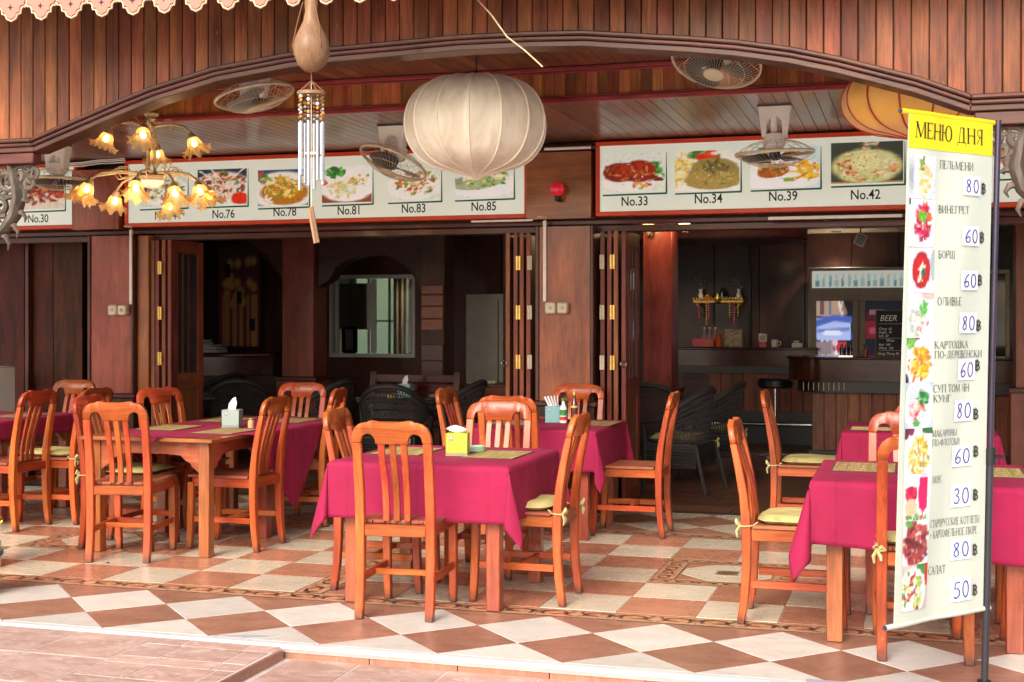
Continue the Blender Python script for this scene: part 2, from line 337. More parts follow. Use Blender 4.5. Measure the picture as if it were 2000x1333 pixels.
def border(w,h,seed):
    p=Pic(52,22,'c99c78'); a=w/h
    p.rect(0,1,0,.06,'8d5f48').rect(0,1,.94,1,'8d5f48').rect(0,1,.07,.13,'d0a380').rect(0,1,.87,.93,'d0a380')
    for k in range(2):
        c=.25+.5*k; s=1 if k else -1
        pts=[(c+s*.19*math.cos(t)*(1-t/9),.5+.33*math.sin(t)*(1-t/9)) for t in [i*.35-.6 for i in range(17)]]
        p.ell(c,.5,.15,.27,'c08058',soft=.4); p.line(pts,.045,'33231f',1.9)
        p.line([(c-s*.22,.2),(c-s*.12,.35),(c-s*.2,.75)],.036,'402822',1.9); p.line([(c+s*.05,.8),(c+s*.2,.72),(c+s*.24,.5)],.034,'402822',1.9)
        p.ell(c+s*.03,.5,.035,.1,'e0b48e',soft=.5); p.ell(c-.2*s,.82,.05,.08,'7c4b33',soft=.5)
    p.noise(.05,seed); p.a*=.92; return p
M_band=printm('border_tile_print',.3)
BAND=border(.4,.17,5).obj('border_tile',lambda x,y:((x-.5)*.396,(y-.5)*.166,0),None,M_band,me_only=True)
BANDS=border(.25,.14,8).obj('border_tile',lambda x,y:((x-.5)*.262,(y-.5)*.136,0),None,M_band,me_only=True)
def band(x,y,rot,par,me=BAND): o=link('border_tile',me,par,(x,y,.0)); o.rotation_euler=(0,0,rot); return o
def checker(xa,nx,inserts=()):
    for i in range(nx):
        for j in range(6):
            if any(a<=i<a+2 and 2<=j<4 for a in inserts): continue
            x=xa+.4*i; y=6.55+.4*j
            tile_obj('floor_tile',[(x,y),(x+.4,y),(x+.4,y+.4),(x,y+.4)],M_terra if (i+j)%2==0 else M_cream,fl)
    for a in inserts:
        x=xa+.4*a; y=7.35
        for k in range(3):
            band(x+.133+.267*k,y+.07,0,fl,BANDS); band(x+.133+.267*k,y+.73,PI,fl,BANDS)
        for k in range(2):
            band(x+.07,y+.27+.262*k,PI/2,fl,BANDS); band(x+.73,y+.27+.262*k,-PI/2,fl,BANDS)
        a0,a1,b0,b1=x+.142,x+.658,y+.142,y+.658; c=.17
        tile_obj('octagon_tile',[(a0+c,b0),(a1-c,b0),(a1,b0+c),(a1,b1-c),(a1-c,b1),(a0+c,b1),(a0,b1-c),(a0,b0+c)],M_cream,fl,0)
        for (p,q,r) in (((a0,b0),(a0+c,b0),(a0,b0+c)),((a1,b0),(a1,b0+c),(a1-c,b0)),((a1,b1),(a1-c,b1),(a1,b1-c)),((a0,b1),(a0,b1-c),(a0+c,b1))): tile_obj('corner_tile',[p,q,r],M_terra,fl)
        p=Pic(24,24,'c9b493'); p.ell(.5,.5,.48,.48,'5a3526').ell(.5,.5,.4,.4,'b98f6a').ell(.5,.5,.22,.22,'6a3d2b').ell(.5,.5,.12,.12,'c39a72'); p.a*=.62
        for t in range(8): p.ell(.5+.31*math.cos(t*.785),.5+.31*math.sin(t*.785),.06,.06,'4a2c22')
        p.obj('rosette_inlay',lambda u,v:(x+.4+(u-.5)*.13,y+.4+(v-.5)*.13,.0015),fl,M_band)
checker(-3.02,8,(4,)); checker(-6.39,8,(2,)); checker(-6.56-1.6,4); checker(.35,3)
xs=-8.4
while xs<1.8:
    band(xs,6.457,0,fl); band(xs,9.04,PI,fl); xs+=.4
for xb in (-3.11,-6.475,.265):
    for j in range(6): band(xb,6.75+.4*j,PI/2,fl)
D=.28284
def diamonds(cx,cy,y0,y1,par,ma,mb,rows):
    for m in range(-26,14):
        for n in rows:
            if (m+n)%2==0: continue
            x=cx+m*D;y=cy+n*D
            if not(X0<x<X1): continue
            p=[(x,y-D),(x+D,y),(x,y+D),(x-D,y)]; p=clip(clip(p,1,y0,False),1,y1,True)
            if len(p)<3 or max(q[1] for q in p)-min(q[1] for q in p)<.03: continue
            tile_obj('diamond_tile',p,ma if n%2==0 else mb,par)
diamonds(-1.43,6.08,5.515,6.365,fb,M_cream2,M_terra2,(-2,-1,0,1))
diamonds(-1.43,9.43,9.13,10.08,ft,M_cream,M_terra2,(-1,0,1,2,3))
# white marble nosing, riser and the worn grey patch in it
MB().prism([(5.405,-.004),(5.40,.0),(5.405,.012),(5.42,.014),(5.50,.003),(5.50,-.02),(5.42,-.022)],-2.70,2.2,'x').obj('marble_nosing',M_marble,fb)
MB().prism([(5.445,-.02),(5.44,.0),(5.445,.006),(5.50,.003),(5.50,-.02)],-8.9,-2.70,'x').obj('marble_nosing',M_marble,fb)
for i in range(11): MB().box(-2.69+.41*i,-2.69+.41*i+.405,5.425,5.45,-.062,-.021).obj('riser_tile',M_terra2,fb,smooth=False)
tile_obj('grey_stone_chip',[(-3.12,5.515),(-2.94,5.515),(-2.80,5.60),(-2.96,5.585)],plain('grey_stone_chip',(.38,.40,.41),.4),fb,.0015)
tile_obj('grey_stone_chip',[(-.41,5.45),(-.24,5.45),(-.24,5.50),(-.41,5.50)],plain('grey_chip',(.33,.35,.4),.5),fb,.016)
# lower pavement (right) and raised worn patch (left)
pv=sempty('lower_pavement'); sheet('grout_bed',-2.70,3,3.2,5.44,-.10,-.0525,M_groutp,pv)
for i in range(13):
    for j in range(4):
        x=-2.735+.41*i; y=5.025-.41*j
        x0_=max(x,-2.66); tile_obj('paving_tile',[(x0_,y),(x+.41,y),(x+.41,y+.41),(x0_,y+.41)],M_pink,pv,-.05,.012,.0045)
rp=sempty('raised_pavement'); MB().box(-9,-2.70,3.2,5.445,-.06,-.0062).obj('concrete_bed',M_groutp,rp,smooth=False)
prn=random.Random(5)
def cutrow(x,y,w,h):
    tile_obj('paving_tile',[(x,y),(x+w,y),(x+w,y+h),(x,y+h)],M_pink,rp,-.004,.012,.0045)
for i in range(14):
    for j in range(5):
        x=-3.34-.42*(i+1); y=5.03-.42*j; cutrow(x,y,.42,.412)
yy=5.44
for h in (.115,.22,.11,.22,.11,.22,.11,.22,.22,.22,.22,.22):
    yy-=h; xx=-3.34
    off=prn.uniform(.05,.25)
    for w in (off,.31,.12,.4):
        w=min(w,-2.705-xx)
        if w>.03: cutrow(xx,yy,w,h)
        xx+=w
for k in range(7): MB().box(-2.70,-2.688,5.40-.30*(k+1)+.004,5.40-.30*k,-.058,-.008).obj('edge_tile',M_terra2,rp,smooth=False)
# inner floor of planks
inf=sempty('inner_floor'); sheet('subfloor',-9.2,3.2,10.12,18.6,-.2,-.01,M_dark,inf)
r3=random.Random(9)
for i in range(26):
    y=10.17+.33*i
    x=-9.1+r3.uniform(-.6,0)
    while x<3 and i<18:
        L=1.35; MB().box(x+.003,x+L-.003,y+.003,y+.327,-.01,.0).obj('floor_plank',W_floor,inf,smooth=False); x+=L
MB().box(-9.2,3.2,18.0-.01,18.6,-.01,-.002).obj('floor_strip',W_floor,inf)
MB().box(-9.2,3.2,10.08,10.168,-.01,.004).obj('threshold',plain('dark_threshold',(.03,.025,.02),.5),inf)

# ================================================================== FASCIA WITH THE ARCH
YF=6.5
arch_px=[(70,275),(243,196),(300,173),(423,134),(564,107),(650,95),(791,82),(897,72),(1038,65),(1144,63),(1350,74),(1441,81),(1547,95),(1638,113),(1794,152),(1896,183)]
AP=[(at(u,v,YF).x,at(u,v,YF).z) for u,v in arch_px]
zb=(AP[0][1]+AP[-1][1])/2; AP[0]=(AP[0][0],zb); AP[-1]=(AP[-1][0],zb)
APall=[(-9.0,zb)]+AP+[(3.0,zb)]
def arch_z(x):
    for (a,za),(b,zc) in zip(APall,APall[1:]):
        if a<=x<=b: return za+(zc-za)*(x-a)/(b-a)
    return zb
fas=thing('arched_fascia','long brown plank fascia above the terrace with a wide shallow arch cut into it','fascia',(0,YF,0))
x=-7.6; k=0
while x<2.4:
    g=.0018+.0016*trnd.random(); a,b=x+g,x+.08-g
    MB().prism([(a,arch_z(a)-.01),((a+b)/2,arch_z((a+b)/2)-.01),(b,arch_z(b)-.01),(b,3.46),(a,3.46)],-.012,.006+trnd.uniform(-.002,.002)).obj('plank',W_fascia,fas,bevel=.0025,smooth=False); x+=.08
# dark backing and the mouldings along the arch
def ribbon(name,o0,o1,y0,y1,mat,parent,bev=0):
    pts=[(x,z) for x,z in APall]
    nn=[]
    for i,(x,z) in enumerate(pts):
        a=pts[max(i-1,0)];b=pts[min(i+1,len(pts)-1)]; t=Vector((b[0]-a[0],b[1]-a[1])).normalized(); nn.append((-t.y,t.x))
    for s0,s1,i0,i1 in ((0,1,0,1),(0,1,1,len(pts)-2),(0,1,len(pts)-2,len(pts)-1)):
        seg=range(i0,i1+1); A=[(pts[i][0]+nn[i][0]*o0,pts[i][1]+nn[i][1]*o0) for i in seg]; B=[(pts[i][0]+nn[i][0]*o1,pts[i][1]+nn[i][1]*o1) for i in seg]
        m=MB()
        v=[];n=len(A)
        for (p,q) in zip(A,B): v+=[(p[0],y0,p[1]),(q[0],y0,q[1]),(q[0],y1,q[1]),(p[0],y1,p[1])]
        f=[(i*4+k,i*4+(k+1)%4,(i+1)*4+(k+1)%4,(i+1)*4+k) for i in range(n-1) for k in range(4)]+[(0,1,2,3),((n-1)*4+3,(n-1)*4+2,(n-1)*4+1,(n-1)*4)]
        m.add(v,f); m.obj(name,mat,parent,bevel=bev,smooth=False)
ribbon('arch_moulding',.0,-.022,-.055,.0,W_trim,fas,.006)
ribbon('arch_moulding',-.023,-.045,-.038,.0,W_trim,fas,.006)
ribbon('arch_soffit',-.046,-.075,-.02,.12,W_trim,fas,.004)
MB().add([(p[0],y,z) for p in APall for (y,z) in ((.03,p[1]-.03),(.03,3.46))],[(2*i,2*i+2,2*i+3,2*i+1) for i in range(len(APall)-1)]).obj('backing_board',W_dark,fas,smooth=False)
# straight bars beneath both ends of the arch
for (xa,xb) in ((-7.6,-4.80),(.28,2.4)):
    MB().box(xa,xb,-.01,.07,zb-.14,zb-.078).obj('tie_bar',W_trim,fas,bevel=.005)
# carved brackets
def spiral(cx,cz,r0,turns,a0,sgn,n=26,k=.82): return [(cx+r0*(1-k*t)*math.cos(a0+sgn*2*PI*turns*t),0,cz+r0*(1-k*t)*math.sin(a0+sgn*2*PI*turns*t)) for t in [i/(n-1) for i in range(n)]]
def bracket(x,label,mir):
    t=thing('carved_bracket',label,'bracket',(x,YF+.04,zb-.14),group=None)
    s=-1 if mir else 1
    def fx(pts): return [(s*p[0],p[1],p[2]) for p in pts]
    def tp(n,r): return [r*(.35+.65*math.sin(PI*min(1,(i+1)/(n*.6))*.5))*(1 if i<n*.8 else .8) for i in range(n)]
    m=MB()
    for (cx,cz,r0,tu,a0,sg,rad) in ((.03,-.045,.045,1.3,1,-1,.012),(.08,-.03,.03,1.1,0,1,.009),(.17,-.03,.03,1.2,3,-1,.010),(.25,-.04,.035,1.2,2,1,.011),(.07,-.11,.04,1.2,2,1,.012),(.24,-.15,.04,1.2,1,-1,.012),(.30,-.18,.035,1.2,0,1,.011),(.30,-.32,.04,1.1,2,-1,.012),(.05,-.05,.055,1.3,0,1,.012),(.13,-.06,.05,1.2,2,-1,.016),(.21,-.09,.07,1.4,2.6,1,.018),(.12,-.16,.05,1.2,1,-1,.014),(.26,-.24,.06,1.3,0,1,.016),(.31,-.09,.05,1.2,.5,-1,.014)):
        pts=fx(spiral(cx,cz,r0,tu,a0,sg)); m.tube(pts,tp(len(pts),rad),6,flat=1.4)
    m.obj('scroll',M_carve,t)
    m=MB()   # main acanthus arm sweeping down to the post
    arm=[(.19,0,0),(.15,0,-.09),(.13,0,-.19),(.16,0,-.29),(.22,0,-.36),(.29,0,-.42),(.33,0,-.50)]
    m.tube(fx(arm),[.02,.03,.036,.034,.03,.026,.012],8,flat=1.5); m.obj('leaf_arm',M_carve,t)
    m=MB()
    for i,(a,b,dx,dz) in enumerate(((.14,-.12,-.055,-.02),(.12,-.2,-.06,-.01),(.14,-.27,-.065,-.03),(.19,-.34,-.06,-.04),(.25,-.4,-.06,-.045),(.17,-.06,.06,-.03),(.17,-.18,.065,-.03),(.22,-.29,.06,-.02))):
        m.tube(fx([(a,0,b),(a+dx*.6,-.01,b+dz*.3),(a+dx*.85,0,b+dz*1.2),(a+dx*.6,.01,b+dz*2.0)]),[.018,.016,.011,.004],6)
    m.obj('leaf_tip',M_carve,t); return t
bracket(-4.80,'grey carved scroll bracket under the left end of the arch',True)
bracket(.33,'grey carved scroll bracket under the right end of the arch, beside the banner',False)
for (a,b,l) in ((-5.45,-5.20,'pale plaster front post at the left edge of the photo'),(.66,.90,'pale plaster front post right of the menu banner')):
    p=thing('front_post',l,'post',((a+b)/2,6.55,0)); w=(b-a)/2
    MB().box(-w,w,-.10,.14,0,zb-.145).obj('shaft',plain('pale_post_paint',(.5,.52,.42),.6),p,bevel=.006); MB().box(-w-.02,w+.02,-.12,.16,0,.16).obj('base',M_creamp,p,bevel=.006)
# ================================================================== CEILINGS, ROOF
ZL,ZU,YD,YW=2.86,3.08,8.22,10.2
uc=sempty('upper_ceiling'); lc=sempty('lower_ceiling'); 
x=-8.9
while x<2.6:
    MB().box(x+.0015,x+.0835,6.54,YD-.01,ZU,ZU+.012).obj('ceiling_board',W_ceil,uc,smooth=False); x+=.085
x=-8.9
while x<2.6:
    MB().box(x+.0015,x+.0835,YD+.012,YW-.03,ZL,ZL+.012).obj('ceiling_board',W_ceil,lc,bevel=.002,smooth=False); x+=.085
sheet('ceiling_deck',-9.2,3.2,6.52,YD,ZU+.02,ZU+.04,W_dark,uc); sheet('ceiling_deck',-9.2,3.2,YD+.02,YW,ZL+.02,ZL+.04,W_dark,lc)
dp=sempty('ceiling_drop'); x=-8.9
while x<2.6:
    MB().box(x+.0012,x+.0688,YD-.012,YD,ZL+.02,ZU-.005).obj('drop_board',W_drop,dp,smooth=False); x+=.07
sheet('drop_backing',-9.2,3.2,YD+.001,YD+.019,ZL+.013,ZU+.02,W_dark,dp)
MB().box(-9,3,YD-.035,YD+.012,ZL-.012,ZL+.02).obj('red_moulding',W_red,dp,bevel=.006); MB().box(-9,3,YD-.026,YD-.013,ZL+.021,ZL+.034).obj('red_moulding',W_red,dp,bevel=.003)
MB().box(-9,3,YD-.035,YD-.012,ZU-.03,ZU-.002).obj('red_moulding',W_red,dp,bevel=.006)
MB().box(-9,3,YD-.028,YD-.0125,ZU-.044,ZU-.031).obj('red_moulding',W_red,dp,bevel=.003)
rf=thing('building_roof','dark flat roof of the restaurant','roof',(0,6,3.5))
MB().box(-9.5,3.5,.05,12.8,0,.1).obj('roof_slab',plain('dark_roof',(.06,.05,.05),.8),rf)
MB().prism([(-.15,-.22),(-.17,-.20),(.06,.02),(.06,-.01)],-9.5,3.5,'x').obj('eave_board',plain('eave_paint',(.35,.2,.15),.6),rf)
# pink gingerbread valance hanging from the eave
VL=_F*6.876-_R*2.586
val=thing('gingerbread_valance','pink scalloped wooden valance with cream edges along the eave','valance',(VL.x,VL.y,0),R(4.2))
vz=3.017
for i in range(34):
    xc=.172*(i-3)
    o=[(-.08,.42),(-.08,.085),(-.074,.07),(-.062,.072),(-.052,.06),(-.050,.038),(-.034,.034),(-.024,.012),(0,0)]
    o=o+[(-a,b) for a,b in o[::-1][1:]]
    if 'scallop' not in CH:
        CH['scallop']=MB().prism(o,-.009,.009).mesh('scalloped_board',M_pinkp,bevel=.002,smooth=False)
        rim=[(a*1.07,0,b-.007) for a,b in o[1:-1]]; CH['rim']=MB().tube(rim,.0055,5).mesh('cream_edge',M_creamp)
        s=MB()
        for q in range(4):
            an=q*PI/2; s.prism([(0,.0),(.0045,.0045),(0,.017),(-.0045,.0045)],-.0105,-.0093,M=Matrix.Translation((0,0,.062))@Matrix.Rotation(an,4,'Y'))
        CH['star']=s.mesh('star_cutout',plain('dark_cutout',(.05,.02,.02),.8))
    b=link('scalloped_board',CH['scallop'],val,(xc,0,vz)); link('cream_edge',CH['rim'],b); link('star_cutout',CH['star'],b)
    MB().box(xc+.081,xc+.095,.003,.02,vz+.085,vz+.42).obj('cream_spacer',M_white,val)
# ================================================================== FACADE
wal=thing('restaurant_front_wall','dark wooden front wall above and beside the open folding doors','wall',(0,YW,0))
MB().box(-9.2,3.2,-.0,.16,2.25,3.46).obj('lintel',W_dark,wal,smooth=False)
MB().box(-9.2,3.2,-.09,-.001,2.212,2.249).obj('header_rail',W_trim,wal,bevel=.006); MB().box(-9.2,3.2,-.03,.12,2.16,2.209).obj('door_track',W_trim,wal,bevel=.004)
MB().box(-9.2,3.2,-.10,-.001,ZL-.028,ZL-.002).obj('crown_moulding',W_dark,wal,bevel=.008)
MB().box(at(1032,285,10.1).x,at(1160,285,10.1).x,-.19,-.101,2.78,2.83).obj('cornice',W_trim,wal,bevel=.01)
M_recess=wood('recess_panel',(.035,.010,.005),(.10,.028,.013),rough=.5,coat=.02,gs=9,var=.1,spec=.15)
# far-left recess: wide dark boards
for i in range(7):
    x0=-9.1+.31*i
    if x0>at(165,0,10.5).x-.05: break
    MB().box(x0+.002,x0+.308,.30,.33,0,2.25).obj('wall_board',M_recess,wal,bevel=.003)
x_=at(33,0,10.3).x; MB().box(x_-.02,x_+.02,.24,.298,0,2.21).obj('corner_bead',W_trim,wal,bevel=.006)
def column(ua,ub,base_lbl,yf,side=None):
    a,b=at(ua,600,yf).x,at(ub,600,yf).x; w=(b-a)/2
    t=thing('facade_column',base_lbl,'column',((a+b)/2,yf,0))
    MB().box(-w+.03,w-.03,0,.25,.84,2.20).obj('panel',W_pan,t,bevel=.002)
    for s in (-1,1): MB().box(s*w-(.03 if s>0 else 0)+.001*s,s*w+(0 if s>0 else .03)-.001*s,-.014,.25,.84,2.205).obj('edge_moulding',W_trim,t,bevel=.006)
    MB().box(-w-.03,w+.03,-.05,.27,.80,.839).obj('ledge',W_trim,t,bevel=.008); MB().box(-w-.01,w+.01,-.03,.26,0,.799).obj('plinth',W_dark,t,bevel=.004)
    MB().box(-w+.04,w-.04,-.042,-.031,.1,.72).obj('plinth_panel',W_door,t,bevel=.004)
    return t
c1=column(172,262,'brown wooden column left of the open doors with two cream boxes on it',10.03)
MB().box(at(262,0,10.03).x-c1.location.x+.006,at(294,0,10.1).x-c1.location.x,.04,.25,.84,2.20).obj('side_pilaster',W_pan,c1,bevel=.004)
c2=column(1046,1160,'reddish wooden column between the two door openings below the red bulb',10.03)
for (ua,ub,n) in ((150,243,c1),(1032,1160,c2)):
    a,b=at(ua,0,10.08).x,at(ub,0,10.08).x; MB().box(a+.004-n.location.x,b-.004-n.location.x,.05-.08,.165,2.255,2.775).obj('upper_panel',W_pan,n,bevel=.003)
# folding doors
def leaf(x,y0,ln,parent,detail,ang=0):
    p=link('door_leaf',MB().bar([(0,.012,0),(0,.012,2.15)],.036,.04).mesh('door_leaf',W_door,bevel=.003),parent,(x,y0,.01)); p.rotation_euler=(0,0,ang)
    MB().bar([(0,ln-.06,0),(0,ln-.06,2.15)],.036,.09).obj('stile',W_door,p,bevel=.003)
    if detail:
        MB().bar([(0,.072,0),(0,.072,2.15)],.036,.07).obj('stile',W_door,p,bevel=.003)
        for z0,z1 in ((.0,.12),(.86,1.0),(2.04,2.15)): MB().box(-.018,.018,.108,ln-.106,z0,z1).obj('rail',W_door,p,bevel=.003)
        MB().box(-.004,.004,.108,ln-.106,1.001,2.039).obj('glass_pane',plain('dark_glass',(.03,.035,.04),.08,coat=.5),p)
        for yy in (.2,.3): MB().box(-.01,.01,yy-.008,yy+.008,1.001,2.039).obj('glazing_bar',W_door,p)
        MB().box(-.008,.008,.108,ln-.106,.121,.859).obj('lower_panel',W_door,p,bevel=.002)
    else:
        MB().box(-.012,.012,.033,ln-.106,0.02,2.13).obj('lower_panel',W_dark,p)
    return p
def hinge(x,y,z,parent,mat):
    o=MB().box(-.018,.018,-.003,.001,-.055,.055).tube([(0,-.004,-.056),(0,-.004,.056)],.006,6).obj('hinge',mat,parent,loc=(x,y,z))
    for a in (-.011,.011):
        for b in (-.035,0,.035): 
            if 'screw' not in CH: CH['screw']=MB().lathe([(.003,0),(.002,.0015)],6,Matrix.Rotation(PI/2,4,'X')).mesh('screw',M_brass)
            link('screw',CH['screw'],o,(a,-.003,b))
def stack(xs,hx,label,last,y0=10.09,ang=0):
    t=thing('folding_door',label,'folding door',(xs[0],y0,0))
    for i,x in enumerate(xs): leaf(x-xs[0],0 if i%2 else .012,.55,t,i==last,ang if i==last else 0)
    for h,m in hx:
        for z in (1.92,1.53,1.14,.62): hinge(h-xs[0],-.012,z,t,m)
    return t
xa=[at(u,600,10.1).x for u in (299,309,320,333)]; stack(xa,[((xa[1]+xa[2])/2,M_gold)],'folded wooden door stack beside the left column, last leaf swung open',3)
xb=[at(u,600,10.1).x for u in (992,1008,1019,1033)]; t2=stack(xb,[((xb[1]+xb[2])/2,M_gold),(xb[3]+.012,M_ivory)],'folded wooden door stack left of the middle column',0)
xc=[at(u,600,10.1).x for u in (1177,1191,1203,1219)]; t3=stack(xc,[((xc[1]+xc[2])/2,M_gold),(xc[0]+.0,M_ivory)],'folded wooden door stack right of the middle column with glazed leaf',3)
for (t,u) in ((t3,1218),(t2,985),(None,0)):
    if t: MB().tube([(.022*math.cos(a),-.02,.022*math.sin(a)) for a in [i*PI/8 for i in range(17)]],.005,6).obj('pull_ring',M_chrome,t,loc=(at(u,702,10.08).x-t.location.x,0,1.13))
# socket boxes and conduits on the columns
def twin(u0,u1,v,lbl,uc_,vt):
    t=thing('switch_box_pair',lbl,'switch box',tuple(at((u0+u1)/2,v,10.0)))
    for s in (-1,1):
        b=MB().box(-.043,.043,-.04,.028,-.045,.045).obj('switch_box',M_ivory,t,bevel=.012,loc=(s*.047,0,0))
        MB().lathe([(.016,0),(.016,.006),(.012,.009)],14,Matrix.Translation((0,-.04,0))@Matrix.Rotation(PI/2,4,'X')).obj('knob',M_ivory,b)
        MB().box(-.003,.003,-.054,-.048,-.012,.012).obj('slot',M_antique,b)
    cx=at(uc_,v,10.0).x-t.location.x; MB().box(cx-.013,cx+.013,.005,.028,.05,2.245-t.location.z).obj('conduit',M_white,t,bevel=.003)
    MB().tube([(cx,.012,2.24-t.location.z),(cx+.02,.0,2.27-t.location.z),(cx-.06,.0,2.275-t.location.z)],.006,6).obj('cable',M_wire,t)
    return t
twin(207,258,606,'pair of cream socket boxes with white conduit on the left column',254,455)
twin(1058,1118,602,'pair of cream socket boxes with white conduit on the middle column',1063,450)
# red warning bulb
rb=thing('red_bulb','round red bulb on the panel between the two menu signs','bulb',tuple(at(1093,372,9.98)))
MB().lathe([(.0,-.052),(.03,-.046),(.052,-.02),(.056,.008),(.045,.038),(.02,.055),(0,.058)],20,Matrix.Translation((0,-.07,0))).obj('globe',plain('red_glass',(.62,.01,.03),.15,coat=.6,emit=(1,.02,.05),es=.12),rb)
MB().lathe([(.018,-.09),(.026,-.082),(.026,-.05)],12,Matrix.Translation((0,-.05,0))).box(-.014,.014,-.06,.02,-.09,-.066).obj('holder',M_black,rb)
# loose cables and a tube light around the column heads
o=MB()
for k,(dy,dz) in enumerate(((0,0),(.004,.018),(-.008,.03))):
    P=[at(u,v,9.98)+Vector((0,dy,dz)) for u,v in ((132,326),(160,325),(195,320),(222,319),(244,317))]; o.tube([p-at(132,326,9.98) for p in P],.0055,5)
o=o.obj('cable_bundle',M_white,None,loc=tuple(at(132,326,9.98))); tag(o,'white cables crossing the panel left of the long menu sign','cable')
tl=thing('tube_light','slim white tube on top of the middle column panel beside the white lantern','tube light',tuple(at(1109,290,9.93))); w=at(1158,0,9.93).x-at(1109,0,9.93).x
MB().tube([(-w,0,0),(w,0,0)],.011,8).obj('tube',M_white,tl); [MB().box(s*w-.012,s*w+.012,-.012,.012,-.013,.013).obj('end_cap',M_black,tl) for s in (-1,1)]
a=at(1500,427,9.98);b=at(1762,415,9.98); o=MB().box(0,b.x-a.x,0,.02,-.012,.012).obj('cable_trunking',M_white,None,loc=tuple(a),bevel=.003); tag(o,'white cable trunking under the right menu sign near the banner','trunking')
a=at(920,433,9.98);b=at(1040,428,9.98); o=MB().box(0,b.x-a.x,0,.02,-.008,.008).obj('cable_trunking',M_white,None,loc=tuple(a),bevel=.002); tag(o,'thin white trunking under the right end of the long menu sign','trunking')
# ================================================================== MENU SIGNS
YS=10.03
def food(k):
    s=Pic(54,42,'eef4ea')
    if k=='30': s.rect(0,1,0,1,'201510').ell(.5,.2,.6,.3,'d8cdb8'); s.clump(.5,.45,.42,.25,['6b1610','8f2416','c23a20','3d0c08','e07a4a'],70,.05,1)
    if k=='74': s.rect(0,1,0,1,'cfe0cf').ell(.5,.45,.5,.42,'f2f4ee'); s.clump(.5,.45,.38,.3,['4f7a35','89a850','c8663a','e6dfae','2d4f25'],70,.05,2)
    if k=='76': s.rect(0,1,0,1,'2a3a48').ell(.5,.4,.62,.5,'e4e2da'); s.clump(.5,.55,.42,.35,['a8401c','d8825a','e9d0b0','5d7a2f','7b2a14'],90,.045,3); s.ell(.82,.2,.16,.17,'d83a1c'); s.line([(.1,.9),(.5,.5),(.9,.95)],.012,'efe3cf'); s.line([(.3,.95),(.6,.5),(.95,.6)],.012,'efe3cf')
    if k=='78': s.rect(0,1,0,1,'35506a').ell(.5,.42,.62,.5,'eef0ea'); s.ell(.52,.38,.45,.34,'b5782a'); s.clump(.52,.52,.33,.28,['e3b640','f0d070','c08a2a','8a8a30','f5e2a0'],90,.045,4); s.clump(.15,.75,.12,.15,['3f7d2f','c8402a','87b04a'],16,.05,4); s.clump(.2,.2,.1,.1,['f5f0dc'],8,.04)
    if k=='81': s.rect(0,1,0,.25,'8c4a2c').ell(.5,.45,.52,.4,'fafbf8'); s.clump(.42,.42,.26,.24,['f0ecd2','d8d3a0','e8c988','c9d8a4'],50,.05,5); s.clump(.3,.8,.16,.14,['2f8a2f','59b04a','1d6a20'],24,.05,5); s.ell(.1,.55,.06,.07,'e0603a'); s.clump(.75,.6,.18,.12,['e0b45a','8a8a30','f0e8c0'],18,.04,6)
    if k=='83': s.rect(0,1,0,1,'dce8dc').ell(.5,.4,.5,.36,'f6f7f2'); s.clump(.55,.45,.36,.28,['7ba03a','e8b88a','c45a28','f0ead0','3f6f20','d89a30'],80,.045,7)
    if k=='85': s.rect(0,1,0,1,'dfe9ea').ell(.5,.35,.55,.32,'f8faf8'); s.ell(.42,.38,.4,.15,'a8b890',.2); s.clump(.55,.5,.34,.2,['5f9a35','a8c860','e6e2a8','3a7a25'],60,.04,8); s.clump(.1,.45,.06,.06,['8f9a80'],6,.05)
    if k=='33': s.rect(0,1,0,1,'e3ebdf').ell(.45,.4,.5,.36,'f6f6f2'); s.clump(.78,.5,.16,.2,['2f9a30','57b848','1f7a22'],26,.05,9); s.ell(.3,.5,.26,.24,'7a1c0e'); s.ell(.58,.52,.26,.28,'96280f'); s.ell(.45,.55,.3,.18,'a8381a'); s.clump(.45,.52,.36,.2,['c0582a','5f120a','d88048','8a220e'],34,.045,10); s.ell(.82,.34,.12,.06,'7a1c0e',-.3); s.clump(.6,.2,.16,.05,['d8402a','e8b020','3f8a2f'],10,.035)
    if k=='34': s.rect(0,1,0,1,'e9ede2').ell(.5,.4,.62,.5,'f7f7f0'); s.clump(.15,.5,.16,.4,['ecd988','f5e8a8','d8b850'],40,.05,11,3); s.clump(.5,.85,.18,.12,['d83018','e8502a','2f7a2a'],18,.07,11); s.ell(.6,.45,.38,.36,'9a8a4a'); s.ell(.58,.28,.42,.24,'a8924a'); s.clump(.65,.6,.2,.15,['6f6230','55491f'],12,.05,12,3); s.clump(.6,.3,.3,.2,['c8b878','5f7a2f'],14,.025)
    if k=='39': s.rect(0,1,0,1,'cfe6ea').ell(.45,.35,.6,.4,'fbfcfb'); s.clump(.75,.42,.22,.2,['e8b020','f5cf4a','c88a18'],40,.04,13,3); s.ell(.35,.42,.24,.16,'a85a20',.4); s.clump(.35,.48,.22,.12,['c88030','8f4a18','e0c060','4f7a2a'],30,.04,14); s.clump(.4,.85,.3,.1,['3f8a2f','d85030','7ab04a'],24,.05,15); s.ell(.55,.22,.08,.05,'8ab03a')
    if k=='42': s.rect(0,1,0,1,'3c4238').rect(0,1,0,.08,'b98a4a').ell(.5,.42,.47,.42,'9aa060').ell(.5,.42,.44,.39,'d6d8a0'); s.clump(.5,.42,.36,.3,['efe8c0','b8c878','e89a6a','c0502a','f5f0d8'],80,.04,16); s.ell(.5,.5,.22,.24,'dcd890').ell(.5,.52,.18,.19,'e8e4a8'); s.clump(.55,.88,.1,.08,['2f5a25','d8c8a8','8a4a2a'],18,.04,17)
